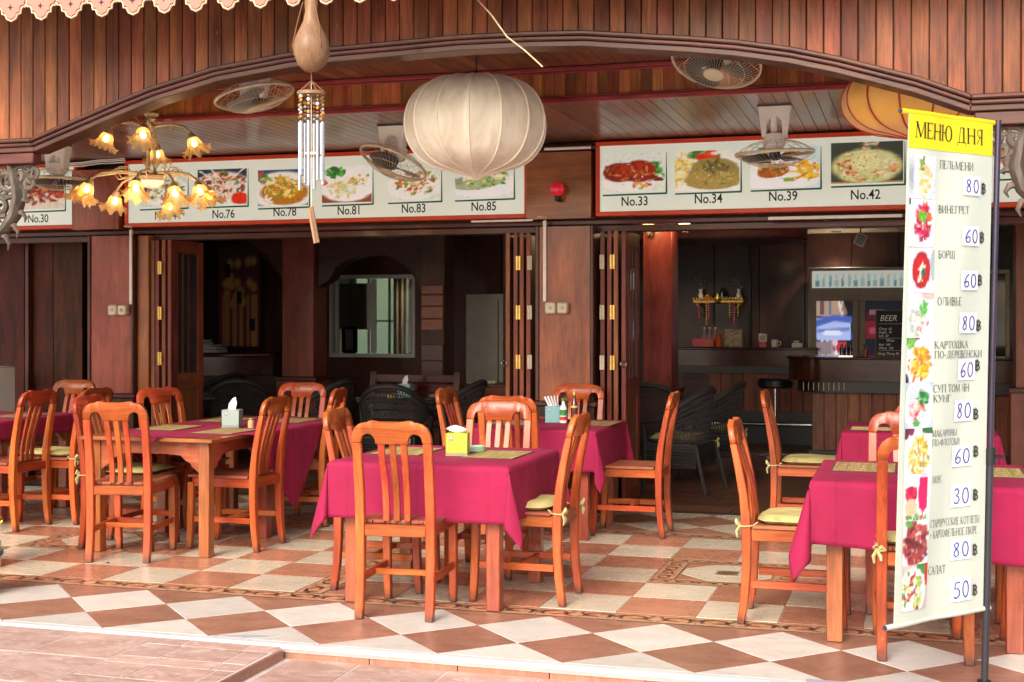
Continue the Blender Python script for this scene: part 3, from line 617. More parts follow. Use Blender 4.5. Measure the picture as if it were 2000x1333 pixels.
    if k=='45': s.rect(0,1,0,1,'e3ebdf').ell(.5,.4,.5,.36,'f5f6f2'); s.ell(.35,.5,.32,.3,'e8701c').ell(.3,.55,.2,.18,'f59a2a'); s.clump(.6,.35,.25,.2,['c83a18','e8a040','f0c060'],30,.05,18)
    g=random.Random(int(k)*7)
    for _ in range(60):
        x_,y_=g.gauss(.5,.2),g.gauss(.45,.16); s.ell(x_,y_,.014,.016,g.choice(['fff4d8','3a1c0c','e8c070','5a3a18','d8e0a0']),g.random(),.9) if abs(x_-.5)<.38 and abs(y_-.45)<.26 else None
    return s.zoom(1.12).noise(.09,len(k))
def lettering(items,parent,mat,name='lettering'):
    m=MB()
    for body,size,fn,kw in items:
        v,f=text_mb(body,size,fn,**kw)
        if v: m.add(v,f)
    o=m.obj(name,mat,parent,smooth=False); o['kind']='stuff'; return o
def sign(x0,x1,label,pics,z0=2.27,z1=2.845):
    t=thing('menu_sign',label,'menu sign',((x0+x1)/2,YS,z0)); cx=(x0+x1)/2; w=(x1-x0)/2; h=z1-z0
    MB().box(-w+.005,w-.005,.02,.13,.005,h-.005).obj('sign_box',M_orange,t,smooth=False)
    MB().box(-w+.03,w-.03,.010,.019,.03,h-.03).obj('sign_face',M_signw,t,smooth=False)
    for a,b,c,d in ((-w,w,0,.034),(-w,w,h-.034,h),(-w,-w+.034,.0345,h-.0345),(w-.034,w,.0345,h-.0345)): MB().box(a,b,-.004,.13,c,d).obj('frame_bar',M_orange,t,bevel=.004)
    items=[]
    for no,pu,pv,tu,tv in pics:
        a=at(pu[0],pv[1],YS);b=at(pu[1],pv[0],YS); X0,X1=a.x-cx,b.x-cx; hh=.298; zz=(a.z+at(pu[1],pv[1],YS).z)/2-z0+.01
        P=lambda x,y:(X0+(X1-X0)*x,.0085,zz+hh*y)
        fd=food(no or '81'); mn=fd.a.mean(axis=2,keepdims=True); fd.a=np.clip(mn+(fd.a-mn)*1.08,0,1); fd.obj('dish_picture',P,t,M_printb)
        g=MB(); sk=(X1-X0)*.05
        g.add([(X0+.0,.009,zz-.018),(X1+.018,.009,zz-.012),(X1+.018,.009,zz-.026),(X0,.009,zz-.03)],[(0,1,2,3)]); g.add([(X1+.006,.009,zz-.014),(X1+.02,.009,zz-.014),(X1+.014,.009,zz+hh*.98),(X1+.010,.009,zz+hh*.98)],[(0,1,2,3)])
        g.obj('green_corner_line',M_green,t,smooth=False)
        if no: 
            c=at(tu,tv,YS); body='No.'+no
            items.append((body,.100,(lambda x,y,cx0=c.x-cx,cz=c.z-z0: (cx0+x,.0088,cz+y-.034)),dict(sx=.84,bold=.0012)))
    if items: lettering(items,t,M_ink)
    return t
sign(at(-260,400,YS).x,at(150,400,YS).x,'left menu sign with a dark glazed meat dish above number 30',[('30',(30,124),(350,411),73,427),('81',(-120,-20),(350,415),-70,432)])
sign(at(243,400,YS).x,at(1032,400,YS).x,'long menu sign with six dishes numbered 74 to 85',[('74',(272,364),(335,406),322,421),('76',(385,481),(331,402),435,418),('78',(503,601),(326,404),555,414),('81',(628,725),(324,398),681,411),('83',(757,859),(320,393),807,407),('85',(888,1001),(318,388),944,403)])
sign(at(1163,400,YS).x,at(2250,400,YS).x,'right menu sign with dishes numbered 33, 34, 39 and 42 partly behind the banner',[('33',(1177,1298),(297,377),1239,393),('34',(1318,1444),(291,374),1383,388),('39',(1466,1600),(284,368),1529,383),('42',(1623,1764),(277,360),1690,380),(None,(1787,1925),(270,354),1850,377),('45',(1950,2085),(264,346),2020,367)])
# ================================================================== BANNER
GL={}
def G(ch,w,*st): GL[ch]=(w,st)
T,Nn,S='T','N','S'
def el(cx,cy,rx,ry,a0=0,a1=360,n=14): return [(cx+rx*math.cos(R(a0+(a1-a0)*i/n)),cy+ry*math.sin(R(a0+(a1-a0)*i/n))) for i in range(n+1)]
G('М',.98,(Nn,[(.1,0),(.14,1)]),(T,[(.14,1),(.48,.05)]),(Nn,[(.48,.05),(.82,1)]),(T,[(.83,1),(.86,0)]),(S,(.1,0)),(S,(.86,0)),(S,(.12,1)),(S,(.85,1)))
G('Е',.66,(T,[(.14,0),(.14,1)]),(Nn,[(.04,.98),(.56,.98),(.57,.84)]),(Nn,[(.14,.52),(.46,.52)]),(Nn,[(.04,.02),(.56,.02),(.6,.18)]))
G('Н',.84,(T,[(.14,0),(.14,1)]),(T,[(.7,0),(.7,1)]),(Nn,[(.14,.52),(.7,.52)]),(S,(.14,0)),(S,(.14,1)),(S,(.7,0)),(S,(.7,1)))
G('Ю',1.16,(T,[(.14,0),(.14,1)]),(Nn,[(.14,.52),(.42,.52)]),('O',(.76,.5,.33,.5)),(S,(.14,0)),(S,(.14,1)))
G('О',.84,('O',(.42,.5,.35,.5)))
G('Д',.88,(Nn,[(.2,.04),(.36,.98)]),(T,[(.62,.04),(.62,1)]),(Nn,[(.34,.98),(.7,.98)]),(Nn,[(.05,-.2),(.08,.03),(.78,.03),(.8,-.2)]))
G('Я',.76,(T,[(.6,0),(.6,1)]),(Nn,[(.6,.98),(.34,.98),(.16,.84),(.16,.66),(.34,.5),(.6,.48)]),(Nn,[(.4,.48),(.1,.02)]),(S,(.6,0)),(S,(.6,1)))
G('П',.84,(T,[(.14,0),(.14,1)]),(T,[(.7,0),(.7,1)]),(Nn,[(.04,.98),(.8,.98)]),(S,(.14,0)),(S,(.7,0)))
G('Л',.82,(Nn,[(.04,.04),(.14,.1),(.26,.98)]),(T,[(.66,0),(.66,1)]),(Nn,[(.22,.98),(.76,.98)]),(S,(.66,0)))
G('Ь',.68,(T,[(.14,0),(.14,1)]),(Nn,[(.14,.5),(.4,.5),(.58,.36),(.56,.14),(.4,.02),(.08,.02)]),(S,(.14,1)))
G('И',.86,(T,[(.14,0),(.14,1)]),(T,[(.7,0),(.7,1)]),(Nn,[(.14,.05),(.7,.95)]),(S,(.14,0)),(S,(.14,1)),(S,(.7,0)),(S,(.7,1)))
G('В',.7,(T,[(.14,0),(.14,1)]),(T,[(.08,.96),(.36,.96),(.52,.84),(.5,.64),(.36,.54),(.14,.53)]),(T,[(.36,.53),(.56,.42),(.6,.2),(.44,.03),(.08,.02)]))
G('Г',.62,(T,[(.14,0),(.14,1)]),(Nn,[(.04,.98),(.56,.98),(.58,.78)]),(S,(.14,0)))
G('Р',.66,(T,[(.14,0),(.14,1)]),(T,[(.42,.98),(.58,.82),(.56,.6),(.42,.48)]),(Nn,[(.06,.98),(.44,.98)]),(Nn,[(.44,.48),(.14,.48)]),(S,(.14,0)))
G('Т',.72,(T,[(.36,0),(.36,1)]),(Nn,[(.03,.8),(.05,.98),(.68,.98),(.7,.8)]),(S,(.36,0)))
G('Б',.7,(T,[(.14,0),(.14,1)]),(Nn,[(.06,.98),(.54,.98),(.56,.82)]),(Nn,[(.14,.55),(.4,.55)]),(T,[(.4,.55),(.58,.42),(.58,.16),(.42,.02),(.08,.02)]))
G('Щ',1.2,(T,[(.14,0),(.14,1)]),(T,[(.55,0),(.55,1)]),(T,[(.96,0),(.96,1)]),(Nn,[(.05,.02),(1.08,.02),(1.12,-.2)]),(S,(.14,1)),(S,(.55,1)),(S,(.96,1)))
G('Ш',1.12,(T,[(.14,0),(.14,1)]),(T,[(.55,0),(.55,1)]),(T,[(.96,0),(.96,1)]),(Nn,[(.05,.02),(1.05,.02)]),(S,(.14,1)),(S,(.55,1)),(S,(.96,1)))
G('К',.8,(T,[(.14,0),(.14,1)]),(Nn,[(.14,.48),(.5,.92),(.64,.97)]),(T,[(.3,.56),(.66,.02)]),(S,(.14,0)),(S,(.14,1)),(S,(.68,.0)))
G('А',.8,(Nn,[(.08,.02),(.38,1)]),(T,[(.38,1),(.7,.02)]),(Nn,[(.2,.36),(.58,.36)]),(S,(.08,0)),(S,(.7,0)))
G('С',.74,('A',(.42,.5,.34,.5,48,312)))
G('У',.74,(T,[(.08,.98),(.38,.4)]),(Nn,[(.66,.98),(.36,.28),(.2,.04),(.08,.06)]),(S,(.08,1)),(S,(.66,1)))
G('Ф',.94,(T,[(.47,-.04),(.47,1.04)]),('O',(.47,.52,.38,.34)),(S,(.47,-.04)),(S,(.47,1.04)))
G('Ы',.98,(T,[(.14,0),(.14,1)]),(Nn,[(.14,.5),(.38,.5),(.54,.36),(.52,.14),(.38,.02),(.08,.02)]),(T,[(.82,0),(.82,1)]),(S,(.14,1)),(S,(.82,0)),(S,(.82,1)))
G('-',.42,(T,[(.06,.4),(.34,.4)])); G('+',.7,(Nn,[(.1,.45),(.6,.45)]),(Nn,[(.35,.2),(.35,.7)])); G(' ',.36)
G('฿',.72,(T,[(.14,0),(.14,1)]),(T,[(.06,.96),(.4,.96),(.56,.84),(.5,.58),(.36,.52),(.14,.52)]),(T,[(.36,.52),(.58,.4),(.6,.18),(.42,.04),(.06,.04)]),(Nn,[(.26,-.12),(.26,1.12)]),(Nn,[(.38,-.12),(.38,1.12)]))
def ribbon2(m,pts,ws,fn):
    n=len(pts); L=[];Rr=[]
    for i,p in enumerate(pts):
        a=pts[max(i-1,0)];b=pts[min(i+1,n-1)]; dx,dy=b[0]-a[0],b[1]-a[1]; l=math.hypot(dx,dy)+1e-9; w=ws[i]/2 if isinstance(ws,list) else ws/2
        L.append(fn(p[0]-dy/l*w,p[1]+dx/l*w)); Rr.append(fn(p[0]+dy/l*w,p[1]-dx/l*w))
    m.add(L+Rr,[(i,i+1,n+i+1,n+i) for i in range(n-1)])
def serif_text(m,s,fn,x0,y0,h,wtot=None,tk=.11,nk=.05):
    W=sum(GL[c][0] for c in s); sx=(wtot/W) if wtot else h*.72; x=0
    for c in s:
        w,st=GL[c]
        F=lambda a,b,x=x: fn(x0+(x+a)*sx,y0+b*h)
        for q in st:
            if q[0]==S: ribbon2(m,[(q[1][0]-.12,abs(q[1][1]-.015)),(q[1][0]+.12,abs(q[1][1]-.015))],.035,F)
            elif q[0] in('O','A'):
                p=q[1]; a0,a1=(0,360) if q[0]=='O' else p[4:6]; pts=el(p[0],p[1],p[2]-.04,p[3]-.01,a0,a1,20)
                ribbon2(m,pts,[nk+(tk-nk)*abs(math.cos(R(a0+(a1-a0)*i/20)))**1.5 for i in range(21)],F)
            else: ribbon2(m,q[1],tk if q[0]==T else nk,F)
        x+=w
    return x*sx
HW={'0':el(.3,.5,.22,.48,100,460,16),'8':[(.46,.85),(.3,.98),(.12,.84),(.2,.62),(.4,.42),(.44,.16),(.26,.02),(.1,.16),(.16,.4),(.36,.62),(.46,.85)],'6':[(.5,.98),(.26,.74),(.1,.4),(.14,.1),(.32,.02),(.5,.16),(.48,.38),(.32,.46),(.14,.3)],'5':[(.52,.95),(.2,.93),(.14,.55),(.34,.6),(.5,.42),(.46,.14),(.28,.02),(.06,.08)],'3':[(.1,.85),(.3,.98),(.46,.82),(.38,.62),(.22,.54),(.42,.46),(.5,.24),(.34,.04),(.06,.1)]}
bR0=_F*5.10+_R*(922/2600*5.10); bR0=Vector((bR0.x,bR0.y,0)); bL0=_F*4.81+_R*(1.401); bL0=Vector((bL0.x,bL0.y,0))
pole_foot=_F*5.115+_R*(922/2600*5.115); pole_foot.z=-.05
ban=thing('menu_banner_stand','tall roll banner with yellow heading and ten priced dishes on a grey pole stand','banner stand',tuple(pole_foot))
axis=(Vector((bL0.x,bL0.y,0))-Vector((bR0.x,bR0.y,0))); BW=axis.length; ax_=axis.normalized(); nrm=Vector((ax_.y,-ax_.x,0)); nrm=nrm if nrm.y<0 else -nrm
def zz(v,zc): return EYE+(HOR-v)/FPX*zc
zRt,zRb,zLt,zLb=zz(240,5.10)+.05,zz(1190,5.10)+.05,zz(218,4.81)+.05,zz(1225,4.81)+.05
rTop=bR0+_R*.034-Vector((pole_foot.x,pole_foot.y,0)); rBot=bR0-_R*.004-Vector((pole_foot.x,pole_foot.y,0))
lTop=bL0+_R*.033-Vector((pole_foot.x,pole_foot.y,0)); lBot=bL0-_R*.022-Vector((pole_foot.x,pole_foot.y,0))
def BP(u,v,off=0):
    """u 0..1 left to right, v 0..1 top to bottom"""
    A=Vector((lTop.x,lTop.y,zLt)).lerp(Vector((lBot.x,lBot.y,zLb)),v); B=Vector((rTop.x,rTop.y,zRt)).lerp(Vector((rBot.x,rBot.y,zRb)),v)
    p=A.lerp(B,u); p+=nrm*((.007*math.sin(v*5)+.006*math.sin(u*9+v*7))*math.sin(PI*u)+off); return p
def bpx(x,y):
    v=(y-(218+(x-1775)*.133))/((1225-(x-1745)*.2)-(218+(x-1775)*.133)); xl=1775-30*v; xr=1940-20*v
    return (x-xl)/(xr-xl),v
def grid(m,u0,u1,v0,v1,nu,nv,off,th=0):
    vs=[tuple(BP(u0+(u1-u0)*i/nu,v0+(v1-v0)*j/nv,off)) for j in range(nv+1) for i in range(nu+1)]
    fs=[(j*(nu+1)+i,j*(nu+1)+i+1,(j+1)*(nu+1)+i+1,(j+1)*(nu+1)+i) for j in range(nv) for i in range(nu)]
    if th:
        n=len(vs); vs+=[tuple(Vector(v)-nrm*th) for v in vs]; fs+=[tuple(n+q for q in f[::-1]) for f in fs]
        for i in range(nu): fs+=[(i,i+1,n+i+1,n+i),(nv*(nu+1)+i,nv*(nu+1)+i+1,n+nv*(nu+1)+i+1,n+nv*(nu+1)+i)]
        for j in range(nv): fs+=[(j*(nu+1),(j+1)*(nu+1),n+(j+1)*(nu+1),n+j*(nu+1)),(j*(nu+1)+nu,(j+1)*(nu+1)+nu,n+(j+1)*(nu+1)+nu,n+j*(nu+1)+nu)]
    m.add(vs,fs); return m
M_vinyl=plain('banner_vinyl',(.49,.55,.47),.35,var=.03,sc=2); M_yel=plain('banner_yellow',(.70,.57,.01),.35,var=.03,sc=2); M_paper=plain('white_paper',(.70,.70,.71),.7,var=.02)
grid(MB(),0,1,0,1,14,40,0,.0012).obj('banner_sheet',M_vinyl,ban)
grid(MB(),.003,.997,.002,.0695,14,6,.0016).obj('yellow_heading',M_yel,ban)
def edge_sleeve(v,r,name):
    P=[BP(u,v,0) for u in [i/12 for i in range(-1,14)]]; P=[p-nrm*r*.6 for p in P]
    o=MB()
    o.tube(P,r,12,cap=False).obj(name,M_vinyl if v>.5 else M_yel,ban); MB().tube([P[0]+ax_*.006,P[3],P[6],P[9],P[-1]-ax_*.004],r*.6,10).obj('sleeve_rod',plain('purple_grey_rod',(.06,.04,.1),.4),ban)
edge_sleeve(1.0,.0105,'bottom_sleeve'); edge_sleeve(0.0,.010,'top_sleeve')
m=MB(); fnB=lambda off:(lambda x,y:tuple(BP(*((x),(y)),off)))
def px_text(m,s,x0,yb,x1,h,tk,nk):
    # px measurements of the print turned into fractions of the sheet
    u0,v0=bpx(x0,yb); u1,v1=bpx(x1,yb); hv=h/985
    sl=(v1-v0)/(u1-u0)
    serif_text(m,s,lambda a,b:tuple(BP(a,v0+(a-u0)*sl-b,.0032)),u0,0,hv,u1-u0,tk,nk)
SL=.0
def row(m,s,x0,yb,x1,h,sl,tk=.10,nk=.05):
    u0,v0=bpx(x0,yb); u1,v1=bpx(x1,yb+sl*(x1-x0)); k=(v1-v0)/(u1-u0); serif_text(m,s,lambda a,b:tuple(BP(a,v0+(a-u0)*k-b,.0034)),u0,0,h/985,u1-u0,tk,nk)
row(m,'МЕНЮ ДНЯ',1785,268,1917,31,.125,.13,.05)
for s,x0,yb,x1,h,sl in (('ПЕЛЬМЕНИ',1832,328,1896,16,.09),('ВИНЕГРЕТ',1829,415,1886,15,.04),('БОРЩ',1828,503,1858,15,.02),('ОЛИВЬЕ',1825,595,1870,16,.0),('КАРТОШКА',1819,679,1887,14,-.02),('ПО-ДЕРЕВЕНСКИ',1819,698,1916,14,-.02),('СУП ТОМ ЯН',1816,765,1891,15,-.03),('КУНГ',1816,784,1851,14,-.03),('МАКАРОНЫ',1814,852,1867,13,-.06),('ПО-ФЛОТСКИ',1815,870,1873,13,-.06),('МОРС',1817,943,1837,14,-.08),('СТАРОРУССКИЕ КОТЛЕТЫ',1814,1031,1911,15,-.12),('+ КАРТОФЕЛЬНОЕ ПЮРЕ',1814,1053,1906,15,-.13),('САЛАТ',1812,1124,1848,16,-.12)):
    row(m,s,x0,yb,x1,h,sl)
pr_=[('80',1875,343,1909,383,1918,378),('60',1871,440,1907,480,1915,473),('60',1868,527,1905,566,1911,556),('80',1866,609,1903,649,1909,644),('60',1865,700,1901,740,1907,722),('80',1860,780,1897,820,1904,817),('60',1858,870,1895,908,1904,890),('30',1857,947,1893,987,1903,975),('80',1856,1054,1892,1090,1902,1083),('50',1855,1131,1892,1171,1902,1162)]
for s,x0,y0,x1,y1,bx,by in pr_: row(m,'฿',bx-6,by,bx+6,20,0,.12,.06)
m.obj('printed_lettering',M_ink,ban,smooth=False)['kind']='stuff'
for i,(s,x0,y0,x1,y1,bx,by) in enumerate(pr_):
    u0,v0=bpx(x0,y0);u1,v1=bpx(x1,y1); sh=(-.0,.004)[i%2]
    c=grid(MB(),u0,u1,v0,v1,3,3,.0045,.0004).obj('price_card',M_paper,ban,smooth=False)
    q=MB()
    for k,ch in enumerate(s):
        ribbon2(q,HW[ch],.09,lambda a,b,k=k:tuple(BP(u0+(u1-u0)*(.12+.42*k+a*.62),v1-(v1-v0)*(.14+b*.70),.0062)))
    q.obj('handwritten_price',M_blue,c,smooth=False)
def dish(i):
    s=Pic(30,44,'dfe6ee')
    if i==0: s.ell(.15,.5,.2,.5,'9aa2b4',soft=.8); s.ell(.56,.48,.36,.5,'c8cfe0').ell(.56,.5,.32,.46,'f2f4f8'); s.clump(.55,.42,.22,.3,['efe6b8','dccf98','f7f0d4','cdbf80'],50,.06,1); s.clump(.45,.75,.08,.12,['8aa050','6a8038'],6,.06)
    if i==1: s.rect(0,.12,.8,1,'3a3050').ell(.55,.5,.5,.5,'f4f4fa'); s.clump(.52,.5,.24,.34,['b01040','d8205a','8a0c50','e86a3a','c83070'],80,.055,2); s.clump(.5,.62,.1,.09,['4fae30','8ac850'],12,.05)
    if i==2: s.rect(0,.4,.9,1,'a87848').ell(.5,.45,.42,.48,'d8deec').ell(.5,.5,.3,.36,'a01018').ell(.5,.5,.26,.31,'c02020'); s.clump(.52,.45,.12,.13,['f4f0ea','e0d8d0','2f6a40'],18,.05,3); s.ell(.9,.6,.12,.3,'aab4c0')
    if i==3: s.ell(.5,.4,.46,.42,'eef2f6'); s.clump(.45,.4,.3,.26,['dfe4d0','b8d0a8','f4f0e8','d88a8a','a8c0b8'],70,.05,4); s.clump(.6,.62,.12,.12,['3fa040','6ac050'],14,.06); s.ell(.8,.9,.3,.12,'d8b8b8')
    if i==4: s.rect(0,.5,.8,1,'4a3028').rect(0,.2,0,.25,'2a2238').ell(.55,.45,.5,.46,'f2f2f2'); s.clump(.5,.42,.36,.3,['e8a020','f0c040','c87818','b85a28','f8d868'],60,.07,5); s.clump(.2,.82,.14,.1,['4aa030','7ac048'],14,.06)
    if i==5: s.rect(0,1,0,1,'b8c8e0').ell(.5,.5,.48,.5,'e8eef6').ell(.5,.52,.4,.42,'c8d4dc'); s.clump(.62,.6,.16,.2,['2f9038','58b048','1f7030'],20,.06,6); s.clump(.45,.4,.2,.16,['f4e8e0','d83050','e8a090'],20,.05,7); s.ell(.45,.18,.12,.06,'50a050')
    if i==6: s.ell(.12,.85,.12,.14,'5a2040').ell(.3,.88,.09,.12,'802848').rect(.6,1,.8,1,'2f6a38').ell(.55,.42,.44,.44,'eef0ee'); s.clump(.52,.4,.3,.34,['e0c050','c8a838','efdc88','9aa038','b88028'],80,.05,8,2.4)
    if i==7: s.rect(0,1,0,1,'f6f4f8').ell(.68,.55,.15,.36,'d01868').ell(.68,.9,.15,.06,'eac8d8'); s.rect(.56,.8,.3,.85,'c81060'); s.ell(.32,.55,.2,.16,'b81040'); s.clump(.3,.56,.16,.12,['e03060','8a0c38'],16,.05,9); s.ell(.32,.32,.2,.16,'e8c0a0'); s.clump(.5,.12,.4,.08,['48a048','c02848','70b858'],18,.05,9)
    if i==8: s.rect(0,1,0,1,'e8e6ee').clump(.3,.86,.16,.08,['3f9038','68b050'],12,.06,9); s.clump(.5,.45,.4,.36,['7a2028','98303a','b85048','5a1820','c87868','a84038'],90,.08,10); s.ell(.8,.06,.3,.08,'f8f8fa')
    if i==9: s.rect(0,1,0,1,'c8bcb8').rect(.55,.8,.7,1,'30903a').rect(.8,1,.5,1,'d02020').ell(.42,.42,.46,.46,'fafafa'); s.clump(.42,.42,.34,.36,['c01840','f0f0ea','8ac850','e0d870','a02858','58a038'],80,.055,11)
    s.zoom(1.22,1.05).noise(.09,i); s.a*=.8; return s
ys=[300,386,480,570,658,746,836,926,1018,1106,1196]
for i in range(10):
    y0,y1=ys[i],ys[i+1]; xa0=1776-(y0-300)*.018
    u0,v0=bpx(xa0,y0); u1,_=bpx(xa0+49,y0); _,v1=bpx(xa0,y1)
    if i in(7,): pass
    dish(i).obj('dish_picture',lambda x,y:tuple(BP(u0+(u1-u0)*x,v1-(v1-v0-.0006)*y,.003)),ban)
# pole, clamp, foot
pt=Vector((rTop.x+.02,rTop.y+.012,zRt+.01)); pb=Vector((0,0,.06)); pm=pb.lerp(pt,.42)
MB().tube([pb,pm],.0145,12).obj('lower_pole',plain('dark_steel_tube',(.06,.06,.07),.3,metal=.7),ban)
MB().tube([pm,pt],.0115,12).obj('upper_pole',plain('upper_steel_tube',(.07,.06,.09),.25,metal=.8),ban)
MB().tube([pm-Vector((0,0,.03)),pm+Vector((0,0,.03))],.024,12).tube([pm+Vector((.015,-.01,0)),pm+Vector((.05,-.03,0))],.006,6).obj('clamp',M_black,ban)
MB().tube([(0,0,.03),(0,0,.13)],.027,12).tube([(0,-.02,.07),(-.01,-.05,.07)],.009,6).obj('hub',M_black,ban)
for a in (20,140,260): MB().tube([(0,0,.06),(.19*math.cos(R(a)),.19*math.sin(R(a)),.014),(.22*math.cos(R(a)),.22*math.sin(R(a)),.014)],.012,8).obj('foot',M_black,ban)
for v,n in ((.012,'top_arm'),(.985,'bottom_arm')):
    q=pb.lerp(pt,(1-v)*.98+.0) if v<.5 else None
    B=BP(1,v); t=(B.z-pb.z)/(pt.z-pb.z); MB().tube([pb.lerp(pt,t),B-nrm*.01],.007,6).obj(n,M_black,ban)
# ================================================================== CHAIRS
def foot_dirt(m):
    nt=m.node_tree; b=nt.nodes['Principled BSDF']; L=nt.links; src=b.inputs['Base Color'].links[0].from_socket
    tc=nt.nodes.new('ShaderNodeTexCoord'); sp=nt.nodes.new('ShaderNodeSeparateXYZ'); L.new(tc.outputs['Object'],sp.inputs[0]); n=N(nt,'TexNoise',Scale=30.0,Detail=4.0); L.new(tc.outputs['Object'],n.inputs['Vector'])
    a=N(nt,'Math',operation='MULTIPLY_ADD'); a.inputs[1].default_value=.08; L.new(n.outputs[0],a.inputs[0]); L.new(sp.outputs[2],a.inputs[2])
    mr=N(nt,'MapRange'); mr.inputs[1].default_value=.05; mr.inputs[2].default_value=.10; mr.inputs[3].default_value=.85; mr.inputs[4].default_value=0; L.new(a.outputs[0],mr.inputs[0]); L.new(mixc(nt,mr.outputs[0],src,(.07,.03,.022)),b.inputs['Base Color']); return m
M_chleg=wood('orange_varnished_leg_wood',(.38,.06,.013),(.58,.125,.027),rough=.35,var=.2,coat=.3,gs=20,bump=.06,hue=.009,wear=(.5,.25,.12)); foot_dirt(M_chleg)
def yb(z): # backward lean of the rear posts
    P=[(0,-.028),(.12,-.010),(.3,.0),(.47,.0),(.6,-.012),(.75,-.038),(.88,-.066),(.98,-.085)]
    for (a,p),(b,q) in zip(P,P[1:]):
        if z<=b: return p+(q-p)*(z-a)/(b-a)
    return -.085
def chair_proto():
    t=thing('wooden_chair','','chair')
    zs=[0,.06,.15,.28,.42,.52,.62,.72,.80,.866]
    for s in (-1,1):
        MB().bar([(s*.1785,yb(z),z) for z in zs],[.041,.043,.044,.045,.045,.045,.045,.045,.044,.044],[.036,.038,.04,.042,.046,.044,.040,.037,.034,.031]).obj('rear_leg',M_chleg,t,bevel=.004)
        MB().bar([(s*.176,.455,0),(s*.178,.446,.12),(s*.178,.44,.3),(s*.178,.438,.43)],[.036,.04,.042,.043],[.036,.04,.042,.043]).obj('front_leg',M_chleg,t,bevel=.004)
    half=[(0,-.014),(.03,-.012),(.06,-.005),(.088,0),(.108,-.002),(.116,-.009),(.135,-.010),(.16,-.018),(.18,-.034),(.194,-.058),(.2,-.085),(.2005,-.11),(.1565,-.11),(.155,-.094),(.148,-.078),(.134,-.068),(.117,-.065),(.102,-.069),(.09,-.08),(.083,-.096),(.081,-.116)]
    o=half+[(-a,b) for a,b in half[::-1] if a>0]
    pts=[(a,.978+b) for a,b in o]
    # bent crest: triangulated outline leaning with the posts
    bm=bmesh.new(); vs=[bm.verts.new((a,0,z)) for a,z in pts]; bm.faces.new(vs)
    bmesh.ops.triangulate(bm,faces=bm.faces[:]); V=[v.co.copy() for v in bm.verts]; F=[tuple(v.index for v in f.verts) for f in bm.faces]; bm.verts.index_update(); F=[tuple(v.index for v in f.verts) for f in bm.faces]; bm.free()
    n=len(V); fr=lambda z: yb(z)
    vv=[(v.x,yb(v.z)+.014,v.z) for v in V]+[(v.x,yb(v.z)-.014,v.z) for v in V]
    ff=F+[tuple(n+i for i in f[::-1]) for f in F]+[(i,(i+1)%n,n+(i+1)%n,n+i) for i in range(n)]
    MB().add(vv,ff).obj('crest_rail',W_chair,t,bevel=.003,ang=50)
    for k in (-1,0,1):
        zz_=[.475,.53,.6,.68,.76,.83,.866]; yy=[.02,.022,.014,-.004,-.028,-.050,-.062]
        MB().bar([(k*.0575*(1 if z>.7 else .93),y,z) for y,z in zip(yy,zz_)],.034,[.016]*7).obj('slat',W_chair,t,bevel=.003)
    # seat boards run front to back
    xs=[-.205,-.13,-.065,0,.065,.13,.205]
    for i in range(6):
        a,b=xs[i]+.0015,xs[i+1]-.0015; f=.485-.012*abs(i-2.5)
        y0=.032 if 0<i<5 else .03
        MB().prism([(a,y0),(b,y0),(b,f),(a,f)],.462,.480,'z').obj('seat_board',W_seat,t,bevel=.003)
    MB().box(-.155,.155,-.019,.019,.405,.461).obj('seat_rail',W_chair,t,bevel=.003)
    MB().box(-.155,.155,.428,.449,.405,.461).obj('seat_rail',W_chair,t,bevel=.003)
    for s in (-1,1):
        MB().box(s*.178-.011,s*.178+.011,.0225,.416,.403,.461).obj('seat_rail',W_chair,t,bevel=.003)
        MB().box(s*.178-.010,s*.178+.010,.02,.42,.175,.212).obj('stretcher',M_chleg,t,bevel=.003)
    MB().box(-.167,.167,.19,.212,.178,.208).obj('stretcher',M_chleg,t,bevel=.003)
    return t
CP=chair_proto(); first=[True]; GC='orange varnished dining chairs at the terrace tables'
def chair(x,y,a,label):
    a=R(a)
    if first[0]:
        CP.location=(x,y,.0015); CP.rotation_euler=(0,0,a); CP['label']=label; CP['group']=GC; first[0]=False; return CP
    return dup(CP,(x,y,.0015),a,label,GC)
